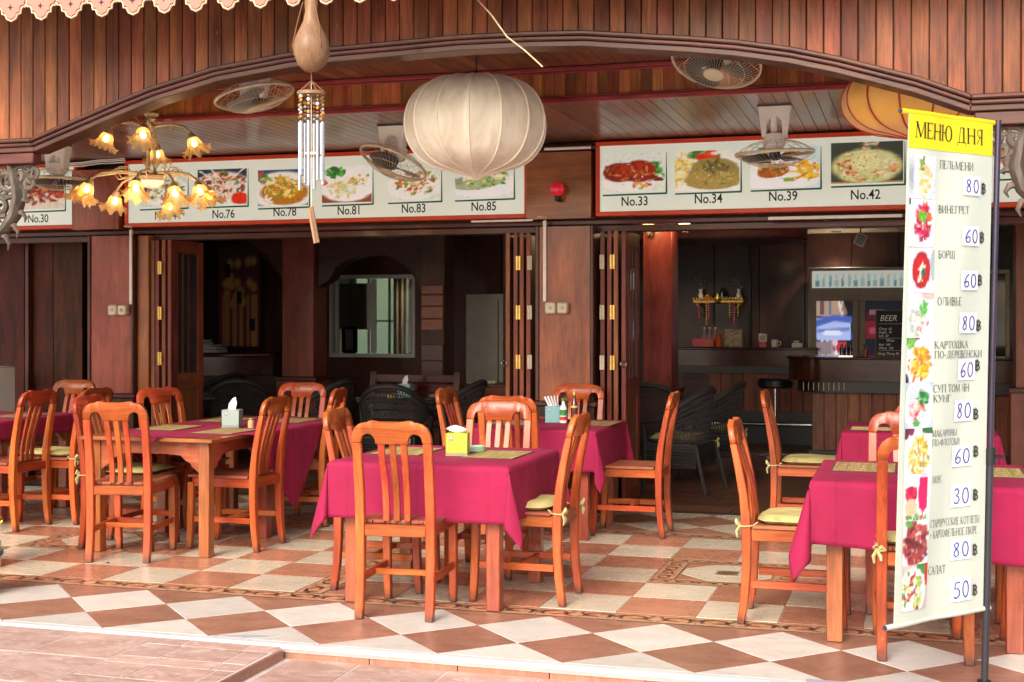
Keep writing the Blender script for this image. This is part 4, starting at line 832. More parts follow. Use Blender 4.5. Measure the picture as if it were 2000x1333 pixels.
def cushion(x,y,a,label):
    t=thing('seat_cushion',label,'cushion',(x,y,.4815),R(a),'olive yellow cushions tied to the dining chairs')
    if 'cush' not in CH:
        g=12;vs=[];fs=[]
        def P(i,j,top):
            u=-1+2*i/g;v=-1+2*j/g; e=(1-abs(u)**5)*(1-abs(v)**5); x=u*.195*(1-.05*v*v);y=.245+v*.2*(1-.04*u*u)
            if v<-.75 and abs(u)>.72: y+= .03*(abs(u)-.72)/.28
            z=.022+(.024*e**.28 if top else -.021*e**.25)+(.003*math.sin(u*5+v*4) if top else 0); return (x,y,z)
        for top in (1,0):
            for j in range(g+1):
                for i in range(g+1): vs.append(P(i,j,top))
        N1=(g+1)**2
        for j in range(g):
            for i in range(g):
                q=(j*(g+1)+i,j*(g+1)+i+1,(j+1)*(g+1)+i+1,(j+1)*(g+1)+i); fs.append(q); fs.append(tuple(N1+k for k in q[::-1]))
        m=MB().add(vs,fs); me=m.mesh('cushion_pad',M_cush); bm=bmesh.new(); bm.from_mesh(me); bmesh.ops.remove_doubles(bm,verts=bm.verts,dist=.0012); bm.to_mesh(me); bm.free(); me.shade_smooth(); CH['cush']=me
        rim=[(P(i,0,1)[0],P(i,0,1)[1],.022) for i in range(g+1)]+[(P(g,j,1)[0],P(g,j,1)[1],.022) for j in range(1,g+1)]+[(P(i,g,1)[0],P(i,g,1)[1],.022) for i in range(g-1,-1,-1)]+[(P(0,j,1)[0],P(0,j,1)[1],.022) for j in range(g-1,-1,-1)]
        CH['pipe']=MB().tube(rim,.003,5).mesh('piping',M_tie)
        m=MB()
        for s in (-1,):
            m.tube([(.17,.05,.01),(.19,.03,-.004),(.21,-.005,-.006),(.205,-.03,-.006),(.18,-.032,-.004)],.004,5)
            m.tube([(.2,-.03,-.006),(.215,-.045,.01),(.20,-.05,.025),(.19,-.035,.0)],.004,5,flat=2)
            m.tube([(.2,-.03,-.006),(.18,-.05,.014),(.165,-.045,.0),(.19,-.033,-.006)],.004,5,flat=2)
            m.tube([(.2,-.032,-.006),(.215,-.045,-.03),(.21,-.04,-.06)],[.004,.005,.003],5,flat=2)
            m.tube([(.2,-.032,-.006),(.185,-.045,-.03),(.182,-.043,-.05)],[.004,.005,.003],5,flat=2)
            m.lathe([(.0,-.008),(.008,-.003),(.008,.003),(0,.008)],6,Matrix.Translation((.2,-.034,-.006)))
        CH['tie']=m.mesh('tie_bow',M_tie)
        m=MB(); CH['tie2']=m.add([(-v[0],v[1],v[2]) for v in [tuple(q.co) for q in CH['tie'].vertices]],[tuple(p.vertices) for p in CH['tie'].polygons]).mesh('tie_bow',M_tie)
    link('cushion_pad',CH['cush'],t); link('piping',CH['pipe'],t); link('tie_bow',CH['tie'],t); link('tie_bow',CH['tie2'],t)
chs=[(-2.42,6.085,5,0,'nearest chair at the front table, back turned to the street'),
(-1.735,6.77,90,'yellow cushion on the chair right of the front table','chair with yellow cushion and bows right of the front table'),
(-2.99,6.83,-86,0,'chair left of the front table, in front of the hanging cloth corner'),
(-2.385,7.63,184,0,'chair behind the front table, facing the street across the tissue box'),
(-2.52,8.36,0,0,'bright orange chair on the near side of the back middle table'),
(-3.17,9.15,-91,0,'narrow-looking chair left of the back middle table'),
(-1.63,9.03,91,0,'bare chair seen side-on right of the back middle table'),
(-2.45,9.88,180,0,'chair between the back middle table and the reddish column'),
(-4.60,7.05,12,0,'nearest chair at the long table on the left'),
(-3.985,7.77,90,0,'chair with scratched rear leg on the right side of the long left table'),
(-4.60,9.52,183,0,'pale glaring chair at the far end of the long left table'),
(-4.04,8.85,99,0,'chair on the right side of the long left table, second from the street'),
(-5.20,8.56,-110,0,'turned chair left of the long table, in front of the folded doors'),
(-5.08,7.56,-86,'olive cushion on the chair left of the long table','chair with olive cushion at the left side of the long table, behind the nearest chair'),
(-5.76,8.42,90,'olive cushion of the chair at the leftmost table, its tie hanging at the post','dark chair with hanging cushion tie on the right of the leftmost table'),
(-5.96,8.02,89,0,'nearest chair of the leftmost table with four visible legs'),
(-6.62,9.42,180,0,'chair at the far end of the leftmost table'),
(-.76,6.65,-90,'yellow cushion on the chair left of the right front table','chair with yellow cushion seen side-on left of the right front table'),
(-.90,9.42,-90,'yellow cushion on the chair left of the right back table','chair left of the right back table, in front of the bar'),
(.055,5.98,4,'olive cushion with knotted tie on the chair behind the banner','chair at the near side of the right front table, half behind the banner'),
(-.02,7.32,180,'olive cushion on the far chair of the right front table','chair on the far side of the right front table, left of the banner'),
(.10,8.40,0,0,'orange chair before the right back table, almost hidden by the banner'),
(.12,10.0,180,0,'chair behind the right back table, tip visible beside the banner'),
(.86,6.66,90,0,'chair right of the right front table, dark legs seen past the pole')]
for c in chs:
    chair(c[0],c[1],c[2],c[4])
    if c[3]: cushion(c[0],c[1],c[2],c[3])
# ================================================================== TABLES
M_table=wood('table_wood',(.27,.06,.028),(.45,.13,.05),rough=.3,var=.06,coat=.5,gs=16,bump=.05)
HT=.735
def table_proto():
    t=thing('wooden_table','','table')
    for k in range(6): MB().box(-.47+.1567*k+.001,-.47+.1567*(k+1)-.001,-.435,.435,HT-.022,HT).obj('top_board',M_table,t,bevel=.003)
    for s in (-1,1): MB().box(-.47,.47,min(s*.47,s*.436),max(s*.47,s*.436),HT-.024,HT+.001).obj('top_edge',M_table,t,bevel=.005)
    for a in (-1,1):
        for b in (-1,1): MB().box(a*.385-.036,a*.385+.036,b*.385-.036,b*.385+.036,0,HT-.025).obj('leg',M_table,t,bevel=.004)
    h=.348; top=HT-.026; arch=[(h,-.19),(h-.03,-.165),(h-.05,-.155),(h-.062,-.13),(h-.095,-.115),(h-.13,-.085),(.12,-.078)]
    o=[(-h,0),(h,0)]+arch+[(-a,b) for a,b in arch[::-1]]
    o=[(a,top+b) for a,b in o]
    for rz in range(4):
        CH.setdefault('apron',MB().prism(o,-.411,-.393).mesh('apron',M_table,bevel=.002)); q=link('apron',CH['apron'],t); q.rotation_euler=(0,0,rz*PI/2)
    return t
TP=table_proto(); tf=[True]
def table(x,y,a,label):
    if tf[0]:
        TP.location=(x,y,.0015); TP.rotation_euler=(0,0,R(a)); TP['label']=label; TP['group']='square wooden dining tables'; tf[0]=False; return TP
    return dup(TP,(x,y,.0015),R(a),label,'square wooden dining tables')
def cloth(cx,cy,hx,hy,L,rot,label,z=HT+.003,ext=.006,seed=0,Ly=None):
    """square cloth of half-size L laid over a table of half-sizes hx,hy"""
    n=72; g=random.Random(seed); ph=[g.uniform(0,6) for _ in range(8)]; c,s=math.cos(R(rot)),math.sin(R(rot)); vs=[];Ly=Ly or L
    for j in range(n+1):
        for i in range(n+1):
            a=(-1+2*i/n)*L; b=(-1+2*j/n)*Ly; x=a*c-b*s; y=a*s+b*c
            ox=abs(x)-hx; oy=abs(y)-hy; sx=1 if x>=0 else -1; sy=1 if y>=0 else -1
            wob=lambda q,k:.5+.5*math.sin(q*9+ph[k])
            if ox<=0 and oy<=0: p=(x,y,z+.0012*math.sin(x*14+ph[0])*math.sin(y*11+ph[1]))
            elif ox>0 and oy<=0:
                f=min(1,ox/.3); out=ext+.022*f*f*wob(y,2)*(1-.3*wob(y*2,3)); p=(sx*(hx+min(ox,.01)*.7+out),y,z-max(0,ox-.006)*.985)
            elif oy>0 and ox<=0:
                f=min(1,oy/.3); out=ext+.022*f*f*wob(x,4)*(1-.3*wob(x*2,5)); p=(x,sy*(hy+min(oy,.01)*.7+out),z-max(0,oy-.006)*.985)
            else:
                r=math.hypot(ox,oy); th=math.atan2(oy,ox); k=math.sin(2*th); d=.22*r*k*(1+.15*math.sin(ph[6])); lat=.14*r*math.sin(4*th+ph[7]*.1)
                dz=math.sqrt(max(0,r*r-d*d-lat*lat)); f=min(1,r/.3)
                ax=ext+.02*f*f; bx=d*.7071+lat*.7071*-1; by=d*.7071+lat*.7071
                fx=ax*(math.cos(th)); fy=ax*(math.sin(th))
                e0=ext+.022*f*f*wob(sy*hy,2)*(1-.3*wob(sy*hy*2,3)); e1=ext+.022*f*f*wob(sx*hx,4)*(1-.3*wob(sx*hx*2,5)); w=th/(PI/2)
                p=(sx*(hx+.006+e0*(1-w)+bx*1.0),sy*(hy+.006+e1*w+by*1.0),z-max(0,dz-.006))
            vs.append(p)
    fs=[(j*(n+1)+i,j*(n+1)+i+1,(j+1)*(n+1)+i+1,(j+1)*(n+1)+i) for j in range(n) for i in range(n)]
    m=MB().add(vs,fs,off=(0,0,0)); me=m.mesh('tablecloth',M_cloth,ang=180)
    o=link('tablecloth',me,None,(cx,cy,0)); sm=o.modifiers.new('s','SOLIDIFY'); sm.thickness=.0016; sm.offset=0
    tag(o,label,'tablecloth','magenta tablecloths'); return o
T1=(-2.40,6.80); T2=(-2.48,9.04); T5=(.05,6.64); T6=(.05,9.42); T3a=(-4.565,7.735); T3b=(-4.565,8.70); T4a=(-6.76,7.66); T4b=(-6.76,8.63)
table(*T1,0,'square table in the middle foreground under a full magenta cloth')
table(*T2,0,'square table behind the middle one, with two sauce bottles')
table(*T5,0,'square table at the right, behind the menu banner')
table(*T6,0,'square table at the right in front of the bar counter')
table(*T3a,0,'left table with its bare carved front edge showing below the cloth')
table(*T3b,0,'left table pushed up behind the bare-edged one')
table(*T4a,0,'nearer one of the two tables at the left edge of the photo')
table(*T4b,0,'farther one of the two tables at the left edge of the photo')
cloth(*T1,.478,.478,.775,0,'bright magenta cloth on the middle front table, corners hanging in folds',seed=4)
cloth(*T2,.478,.478,.775,2,'magenta cloth on the back middle table with the sauce bottles',seed=9)
cloth(*T5,.478,.478,.80,-4,'magenta cloth on the right front table, long corner hanging at its left leg',seed=12)
cloth(*T6,.478,.478,.775,0,'magenta cloth on the right back table in front of the bar',seed=21)
cloth(T3a[0]+.05,8.22,.48,.975,.735,45,'dark magenta cloth laid diagonally over the long left table, corner hanging on its right side',seed=30)
cloth(T4a[0],8.15,.48,.97,.62,0,'magenta cloth on the leftmost table',seed=41,Ly=.9)
# ------------------------------------------------------------------ things on the tables
M_mat=wood('woven_reed',(.42,.30,.10),(.62,.47,.2),rough=.7,var=.05,coat=0,gs=60,bump=.3)
M_matedge=plain('placemat_edge',(.1,.07,.05),.8)
def placemat(x,y,rz,label,z=HT+.0055):
    t=thing('reed_placemat',label,'placemat',(x,y,z),R(rz),'woven reed placemats')
    if 'reed' not in CH:
        m=MB()
        for k in range(26): 
            y0=-.145+.0112*k; m.add([(-.205,y0,.0002),(.205,y0,.0002),(.205,y0+.005,.0028),(-.205,y0+.005,.0028),(.205,y0+.0105,.0002),(-.205,y0+.0105,.0002)],[(0,1,2,3),(3,2,4,5)])
        CH['reed']=m.mesh('reed_weave',M_mat,smooth=False)
        m=MB(); m.box(-.213,-.205,-.15,.15,0,.003).box(.205,.213,-.15,.15,0,.003).box(-.205,.205,-.15,-.144,0,.0032).box(-.205,.205,.1445,.15,0,.0032)
        for xx in (-.12,-.04,.04,.12): m.box(xx-.001,xx+.001,-.144,.144,.0027,.0034)
        CH['edge']=m.mesh('bound_edge',M_matedge)
    link('reed_weave',CH['reed'],t); link('bound_edge',CH['edge'],t); return t
placemat(-2.14,6.86,90,'placemat at the right side of the middle front table')
placemat(-2.68,6.90,90,'placemat at the left side of the middle front table, behind the chair slats')
placemat(-2.13,9.16,90,'placemat right of the sauce bottles on the back middle table'); placemat(-2.72,9.06,90,'placemat left of the pale blue tissue box on the back middle table')
placemat(-.22,6.78,90,'placemat at the left side of the right front table'); placemat(.36,6.72,90,'placemat right of the banner pole on the right front table')
placemat(-.18,9.22,0,'placemat at the corner of the right back table')
placemat(-4.80,7.95,90,'placemat at the left of the long left table'); placemat(-4.30,7.80,90,'placemat nearest the white tissue box on the long left table')
placemat(-4.78,8.72,90,'placemat behind the white tissue box on the long left table'); placemat(-4.30,8.80,90,'placemat on the far right of the long left table')
placemat(-6.52,7.9,90,'placemat at the near end of the leftmost table'); placemat(-6.52,8.65,90,'placemat at the far end of the leftmost table')
def tissue_box(x,y,rz,col,base,label,kind=0,z=HT+.006,s=1):
    t=thing('tissue_box',label,'tissue box',(x,y,z),R(rz)); w=.058*s; h=.12*s
    M=plain('tissue_box_card_%d'%len(CH),col,.5,var=.04); CH[len(CH)]=1
    MB().box(-w,w,-w,w,.014,h).obj('carton',M,t,bevel=.0015); MB().box(-w-.0005,w+.0005,-w-.0005,w+.0005,0,.014).obj('carton_base_band',plain('tissue_box_band_%d'%len(CH),base,.5),t)
    for (xx,yy,r) in ((-w*.5,-w-.0008,0),(w+.0008,-w*.2,PI/2)):
        e=MB().box(-.010,.010,-.0003,.0003,-.013,.013).obj('printed_emblem',M_greyp,t,loc=(xx,yy,h-.026),smooth=False); e.rotation_euler=(0,0,r)
        MB().lathe([(.006,0),(.006,.0003)],10,Matrix.Translation((0,-.0004,.003))@Matrix.Rotation(PI/2,4,'X')).obj('emblem_disc',M_paper,e)
    m=MB()
    if kind==0:
        for k in range(7):
            an=k*.9; m.add([(-.03+.008*k,-.005,h),( -.02+.008*k,.012,h),(-.035+.012*k,.01,h+.03+.012*math.sin(k*1.3)),(-.05+.014*k,-.008,h+.022+.014*math.cos(k))],[(0,1,2,3)])
        m=MB(); nn=14; vs=[]
        for j in range(6):
            for i in range(nn): an=2*PI*i/nn; r=(.004+.034*math.sin(PI*min(j,4)/5))*(1+.35*math.sin(an*3+j))*(1 if j<5 else .1); vs.append((r*math.cos(an)*1.3-.012*j/5,r*math.sin(an)*.7,h-.004+.009*j))
        m.add(vs,[(j*nn+i,j*nn+(i+1)%nn,(j+1)*nn+(i+1)%nn,(j+1)*nn+i) for j in range(5) for i in range(nn)])
    elif kind==1:
        m.add([(-.03,0,h),(.02,.006,h),(.03,.0,h+.045),(.022,-.004,h+.085),(.0,.004,h+.075),(-.024,-.006,h+.04),(-.005,.012,h+.04)],[(0,1,6),(1,2,6),(2,3,4,6),(4,5,6),(5,0,6)])
    else:
        for k in range(5): m.box(-.006,.006,-.002,.002,-.01,.075,Matrix.Translation((-.03+.016*k,0,h))@Matrix.Rotation(R(-28+6*k),4,'Y')@Matrix.Rotation(R(k*20),4,'Z'))
    m.obj('tissue' if kind<2 else 'wrapped_straws',M_tissue,t,smooth=True,ang=60); return t
M_greyp=plain('grey_print',(.25,.25,.24),.5); M_tissue=plain('white_tissue',(.85,.85,.84),.9,var=.03)
tissue_box(-2.335,6.77,12,lin('b4b23c'),lin('8f8f7a'),'yellow tissue box on the middle front table',0)
tissue_box(-4.42,8.12,14,lin('98aaa2'),lin('8a9692'),'pale grey-green tissue box with raised tissue on the long left table',1)
tissue_box(-2.45,9.20,10,lin('7fb0b4'),lin('7fb0b4'),'pale blue box holding napkins on the back middle table',2,s=.95)
def lathe_thing(name,label,cat,loc,parts):
    t=thing(name,label,cat,loc)
    for pn,prof,mat,kw in parts: MB().lathe(prof,18,**kw).obj(pn,mat,t)
    return t
a=onfloor(938,866,HT)
lathe_thing('ashtray','light green round ashtray beside the yellow tissue box','ashtray',(-2.30,6.98,HT+.006),[('bowl',[(.036,0),(.05,.004),(.052,.028),(.047,.032),(.042,.026),(.038,.01),(0,.008)],plain('jade_green_plastic',(.32,.52,.36),.3),{})])
lathe_thing('toothpick_holder','small straw-coloured toothpick holder on the long left table','toothpick holder',(-4.27,8.10,HT+.006),[('cup',[(.02,0),(.021,.05),(.018,.052),(0,.05)],plain('straw_card',(.55,.38,.18),.6,var=.3,sc=40),{}),('cap',[(.0,.052),(.012,.058),(.012,.062),(0,.066)],M_creamp,{})])
def bottle(x,y,label,body,cap,labc,h,r):
    z=HT+.006; t=thing('sauce_bottle',label,'bottle',(x,y,z))
    MB().lathe([(r*.95,0),(r,.006),(r,h*.55),(r*.8,h*.66),(r*.42,h*.76),(r*.4,h*.88),(r*.42,h*.9)],16).obj('glass_body',body,t)
    MB().lathe([(r*.5,h*.88),(r*.52,h*.89),(r*.52,h-.004),(r*.45,h)],14).obj('cap',cap,t)
    for (z0,z1,c) in labc: MB().lathe([(r*1.015,h*z0),(r*1.015,h*z1)],16).obj('label_band',c,t)
M_gg=plain('green_print',(.05,.3,.08),.4,var=.4,sc=30); M_rr=plain('red_print',(.55,.04,.03),.4,var=.3,sc=30); M_yy=plain('yellow_print',(.7,.55,.1),.4,var=.3,sc=30)
bottle(-2.36,9.13,'short seasoning bottle with green cap and red label on the back middle table',M_white,plain('green_cap',(.03,.28,.12),.4),[(.30,.54,M_gg),(.12,.26,M_rr)],.175,.027)
bottle(-2.29,9.17,'tall brown sauce bottle on the back middle table',plain('brown_sauce',(.10,.025,.01),.1,coat=1),M_gold,[(.5,.56,M_yy),(.12,.3,plain('dark_label',(.1,.06,.05),.5))],.215,.025)
MB().lathe([(.024,0),(.026,.004),(.026,.085),(.02,.095),(.0,.1)],14).box(-.02,.02,-.028,-.026,.02,.07).obj('jar_thing',M_rr,None,loc=(-.02,6.9,HT+.006)); tag(bpy.data.objects['jar_thing'],'red and yellow shaker beside the banner on the right front table','shaker'); bpy.data.objects['jar_thing'].name='seasoning_shaker'
# potted plant at the left edge
pp=thing('potted_plant','blue-grey pot with green leaves and yellow flowers at the left edge','plant',(-4.80,5.98,0))
MB().lathe([(.10,0),(.12,.02),(.14,.2),(.155,.21),(.155,.235),(.14,.235),(.13,.2),(0,.2)],18).obj('pot',plain('blue_grey_pot',(.08,.11,.16),.5,var=.3),pp)
g=random.Random(2); m=MB(); m2=MB()
for k in range(150):
    an=g.uniform(0,6.28); r=g.uniform(.0,.16); z=g.uniform(.24,.44)-r*.3; c=Vector((r*math.cos(an),r*math.sin(an),z)); d=Vector((math.cos(an+g.uniform(-.8,.8)),math.sin(an+g.uniform(-.8,.8)),g.uniform(-.2,.9))).normalized()*g.uniform(.03,.05); s=d.cross(Vector((0,0,1))).normalized()*.012
    (m if k%5 else m2).add([c,c+d*.5+s,c+d,c+d*.5-s],[(0,1,2,3)])
m.obj('leaf_mass',plain('leaf_green',(.06,.16,.02),.5,var=.4),pp)['kind']='stuff'; m2.obj('flower_mass',plain('yellow_petals',(.75,.6,.03),.5),pp)['kind']='stuff'
MB().tube([(0,0,.2),(.01,0,.4)],.006,6).obj('stem',M_gg,pp)

for i,(x,y,s,l,c) in enumerate(((*onfloor(211,1101)[:2],.008,'small dark pebble on the tiles before the left table','pebble'),(*onfloor(461,1083)[:2],.011,'crumpled leaf scrap on the tiles right of the left table leg','leaf scrap'))):
    g=random.Random(i); m=MB()
    if i==0: m.lathe([(0,0),(s,.002),(s*.9,.006),(0,.009)],7,fn=lambda a,k:1+.3*math.sin(2*a+1))
    else:
        n=7; m.add([(0,0,.004)]+[(s*(1+.5*math.sin(3*a+i))*math.cos(a)*1.6,s*math.sin(a),.002+.005*abs(math.sin(2*a))) for a in [2*PI*q/n for q in range(n)]],[(0,q+1,(q+1)%n+1) for q in range(n)])
    o=m.obj(c.replace(' ','_'),[M_black,M_creamp,W_mid,W_mid][i],None,loc=(x,y,.002 if i<2 else .004)); tag(o,l,c)
# ================================================================== FANS
def fan_meshes():
    r=.25
    def prof(t): # front guard profile: radius, drop
        return (r*(1-t)+.055*t, .012+.075*math.sin(t*PI/2))
    m=MB()
    for k in range(48):
        an=2*PI*k/48; pts=[]
        for i in range(6):
            t=i/5; q,z=prof(t); a=an+.25*t; pts.append((q*math.cos(a),q*math.sin(a),-z))
        m.tube(pts,.0011,3,cap=False)
    for q,z in ((.17,.058),): m.tube([(q*math.cos(a),q*math.sin(a),-z) for a in [2*PI*i/32 for i in range(33)]],.0018,4,cap=False)
    CH['fg']=m.mesh('front_guard_wires',M_wire)
    m=MB()
    for k in range(18):
        an=2*PI*k/18; pts=[((r*(1-t)+.05*t)*math.cos(an),(r*(1-t)+.05*t)*math.sin(an),.01+.07*math.sin(t*PI*.6)) for t in [i/4 for i in range(5)]]; m.tube(pts,.0018,3,cap=False)
    m.tube([(.16*math.cos(a),.16*math.sin(a),.055) for a in [2*PI*i/28 for i in range(29)]],.002,4,cap=False)
    CH['bg']=m.mesh('back_guard_wires',M_wire)
    m=MB(); m.tube([(r*math.cos(a),r*math.sin(a),0) for a in [2*PI*i/40 for i in range(41)]],.0075,8,cap=False,flat=1.5); CH['rim']=m.mesh('guard_rim',M_wire)
    CH['hubcap']=MB().lathe([(.0,-.094),(.03,-.092),(.056,-.088),(.058,-.08)],20).mesh('hub_badge',M_ivory)
    vs=[]
    for j in range(5):
        t=j/4
        for i in range(7):
            s_=-1+2*i/6; w=.02+.075*math.sin(PI*(.15+.7*t)); rr=.035+.18*t*(1-.10*s_*s_); vs.append((rr,s_*w*(1+.2*t),-.03+.028*s_*(1-.4*t)))
    fs=[(j*7+i,j*7+i+1,(j+1)*7+i+1,(j+1)*7+i) for j in range(4) for i in range(6)]
    n=len(vs); vs2=vs+[(x,y,z+.002) for x,y,z in vs]; fs2=fs+[tuple(n+i for i in f[::-1]) for f in fs]
    CH['blade']=MB().add(vs2,fs2).mesh('blade',M_blade)
    CH['bladew']=MB().add(vs2,fs2).mesh('blade',plain('pale_blade',(.22,.23,.22),.3))
    CH['hub']=MB().lathe([(0,-.05),(.03,-.045),(.036,-.02),(.036,.03)],16).mesh('hub',M_blade)
    CH['motor']=MB().lathe([(.03,.02),(.055,.03),(.066,.045),(.068,.10),(.06,.125),(.03,.135),(0,.136)],20,fn=lambda a,i:1).tube([(0,0,.12),(0,0,.19)],.02,10).lathe([(.069,.05),(.072,.055),(.072,.062),(.069,.066)],20).mesh('motor_housing',M_white)
fan_meshes()
def fan(loc,tilt,label,zc,blade='blade',spin=0,sc=1,house=True):
    t=thing('ceiling_fan',label,'fan',loc,0,'white orbit fans on the ceiling')
    rot=Matrix.Rotation(R(tilt[0]),4,'X')@Matrix.Rotation(R(tilt[1]),4,'Y'); e=rot.to_euler()
    def add(k,n,par=t,rz=0): o=link(n,CH[k],par); o.rotation_euler=(rot@Matrix.Rotation(rz,4,'Z')).to_euler(); o.scale=(sc,sc,sc); return o
    add('fg','front_guard_wires'); add('bg','back_guard_wires'); add('rim','guard_rim'); add('hubcap','hub_badge'); add('hub','hub'); add('motor','motor_housing')
    for k in range(3): add(blade,'blade',t,spin+k*2*PI/3)
    top=zc-loc[2]
    if house:
        m=MB(); a0=.12; b=.075
        arc_=[(.05*math.cos(PI*i/8),top-.13+.055*math.sin(PI*i/8)) for i in range(9)]; m.prism([(-.105,top-.002),(-.078,top-.21),(-.05,top-.21)]+arc_[::-1]+[(.05,top-.21),(.078,top-.21),(.105,top-.002)],-.04,.04)
        m.obj('ceiling_mount',M_white,t,bevel=.004); MB().box(-.107,.107,-.045,.045,top-.012,top-.0005).obj('mount_plate',M_blade,t)
        P=rot@Vector((0,0,.15)); MB().tube([P,(P.x*.5,P.y*.5,top-.07)],.022,10).obj('stem',M_white,t)
    return t
def fp(u,v,Y): return tuple(at(u,v,Y))
fan(fp(768,318,8.85),(-20,16),'tilted fan with dark blades beside the white lantern',ZL,'blade',.4)
fan(fp(1513,300,8.75),(3,-2),'level fan in front of the pictures numbered 39',ZL,'blade',.9)
fan(fp(112,350,9.1),(2,2),'fan at the left edge above sign number 30',ZL,'blade',.1)
fan(fp(1399,122,7.45),(-24,8),'fan high on the right under the arch with its guard facing the street',ZU,'blade',.2)
fan(fp(497,188,7.6),(0,-13),'fan high on the left behind the gourd chime, tilted up to the right',ZU,'bladew',.7)
# ================================================================== LANTERNS
def lantern(loc,rx,h,label,fab,rib,n=14,seed=1,tip=True,squash=1,string_to=ZU):
    t=thing('cloth_lantern',label,'lantern',loc); nl=n*6; prof=[]
    K=26
    for i in range(K+1):
        a=i/K; # 0 top .. 1 bottom
        if a<.86: th=PI*(a/.86)*.89+.10; r=rx*math.sin(min(th,PI))**.62; z=h*.5*math.cos(th)
        else:
            k=(a-.86)/.14; th=PI*.89+.10; r0=rx*math.sin(th)**.62; r=r0*(1-k)**1.5+.012; z=h*.5*math.cos(th)-.062*h*k**1.0*1.6
        prof.append((max(r,.012),z))
    g=random.Random(seed); dents=[(g.uniform(0,6.28),g.uniform(.15,.8),g.uniform(.012,.038)) for _ in range(12)]
    vs=[]
    for i,(r,z) in enumerate(prof):
        for k in range(nl):
            an=2*PI*k/nl; s=abs(math.sin(n*an/2)); q=r*(1-.035*s**.9)  # fabric sinks between the ribs
            for da,dt,dd in dents:
                dx=math.atan2(math.sin(an-da),math.cos(an-da)); q-=dd*math.exp(-(dx/.14)**2-((i/K-dt)/.09)**2)*s
            q+=.0012*math.sin(an*37+i*1.7)*s
            vs.append((q*math.cos(an),q*math.sin(an),z*squash))
    fs=[(i*nl+k,i*nl+(k+1)%nl,(i+1)*nl+(k+1)%nl,(i+1)*nl+k) for i in range(len(prof)-1) for k in range(nl)]
    fs+=[tuple(range(nl)),tuple(range(len(prof)*nl-1,(len(prof)-1)*nl-1,-1))]
    MB().add(vs,fs).obj('fabric_skin',fab,t,ang=180)
    for k in range(n):
        an=2*PI*k/n; MB().tube([((r+.001)*math.cos(an),(r+.001)*math.sin(an),z*squash) for r,z in prof],.0055,5).obj('rib',rib,t)
    zt=prof[0][1]*squash; MB().lathe([(prof[0][0]+.004,zt-.006),(prof[0][0]+.004,zt+.006)],20).obj('top_ring',rib,t)
    L=string_to-loc[2]
    MB().tube([(0,0,zt),(.006,0,zt+(L-zt)*.4),(-.003,0,L)],.003,5).tube([(0,0,zt+(L-zt)*.45),(.02,.005,zt+(L-zt)*.55),(-.012,-.01,zt+(L-zt)*.68),(.014,0,zt+(L-zt)*.78),(0,0,L)],.004,5).obj('hanging_cord',M_black,t)
    return t
def lanm(name,c,c2,glow):
    m,nt,b=nmat(name); g_=gcoord(nt,(4,4,1.5),False); n=N(nt,'TexNoise',Scale=2.2,Detail=7.0,Roughness=.62,Distortion=.8); nt.links.new(g_,n.inputs['Vector'])
    nt.links.new(ramp(nt,n.outputs[0],[(.28,c2),(.62,c)]),b.inputs['Base Color']); b.inputs['Roughness'].default_value=.45; b.inputs['Sheen Weight'].default_value=.4
    b.inputs['Transmission Weight'].default_value=0
    n2=N(nt,'TexNoise',Scale=120.0,Detail=2.0); g2=gcoord(nt,(1,6,1),False); nt.links.new(g2,n2.inputs['Vector']); bp=N(nt,'Bump',Strength=.2,Distance=.001); nt.links.new(n2.outputs[0],bp.inputs['Height']); nt.links.new(bp.outputs[0],b.inputs['Normal'])
    if glow:
        tr=nt.nodes.new('ShaderNodeBsdfTranslucent'); tr.inputs[0].default_value=(*c,1); mx=nt.nodes.new('ShaderNodeMixShader'); mx.inputs[0].default_value=glow
        nt.links.new(b.outputs[0],mx.inputs[1]); nt.links.new(tr.outputs[0],mx.inputs[2]); nt.links.new(mx.outputs[0],nt.nodes['Material Output'].inputs[0])
    return m
YLn=7.35; zcL=_F.dot(at(928,250,YLn)-Vector((0,0,EYE))); lr=139/FPX*zcL
cL=at(929,243,YLn); lantern(tuple(cL),lr,184/FPX*zcL,'large off-white silk lantern with sewn ribs hanging in the middle of the arch',lanm('off_white_silk',(.85,.78,.62),(.60,.50,.34),.12),plain('cream_rib',(.78,.70,.54),.6),14)
cO=at(1790,196,7.3); zcO=_F.dot(cO-Vector((0,0,EYE))); lantern(tuple(cO),143/FPX*zcO,135/FPX*zcO,'orange cloth lantern with red ribs under the right end of the arch',lanm('orange_silk',(1,.60,.12),(1,.50,.08),.08),plain('red_rib',(.5,.06,.03),.6),14,5)
# ================================================================== GOURD WIND CHIME
M_gourd=wood('dried_gourd',(.15,.08,.035),(.36,.225,.105),rough=.5,var=0,coat=.15,gs=5,bump=.2,wear=(.2,.14,.1))
gY=5.76; gc=at(608,98,gY); t=thing('gourd_wind_chime','dried gourd with beaded metal tube wind chime hanging before the arch','wind chime',tuple(gc)); S_=_F.dot(gc-Vector((0,0,EYE)))/FPX
P=lambda dx,dy: (dx*S_,0,-dy*S_)
MB().lathe([(2*S_,-44*S_),(12*S_,-42*S_),(26*S_,-30*S_),(35*S_,-10*S_),(36*S_,6*S_),(31*S_,24*S_),(22*S_,42*S_),(15*S_,58*S_),(12*S_,75*S_),(13*S_,92*S_),(10*S_,110*S_),(3*S_,125*S_)],24,fn=lambda a,i:1+.03*math.sin(3*a+i*.3)).obj('gourd',M_gourd,t)
m=MB()
for s in (-1,1): m.tube([(s*12*S_,-.9*14*S_,92*S_),(s*24*S_,-16*S_,45*S_),(s*30*S_,-22*S_,5*S_),(s*12*S_,-14*S_,-36*S_),(0,0,-46*S_)],1.1*S_,5)
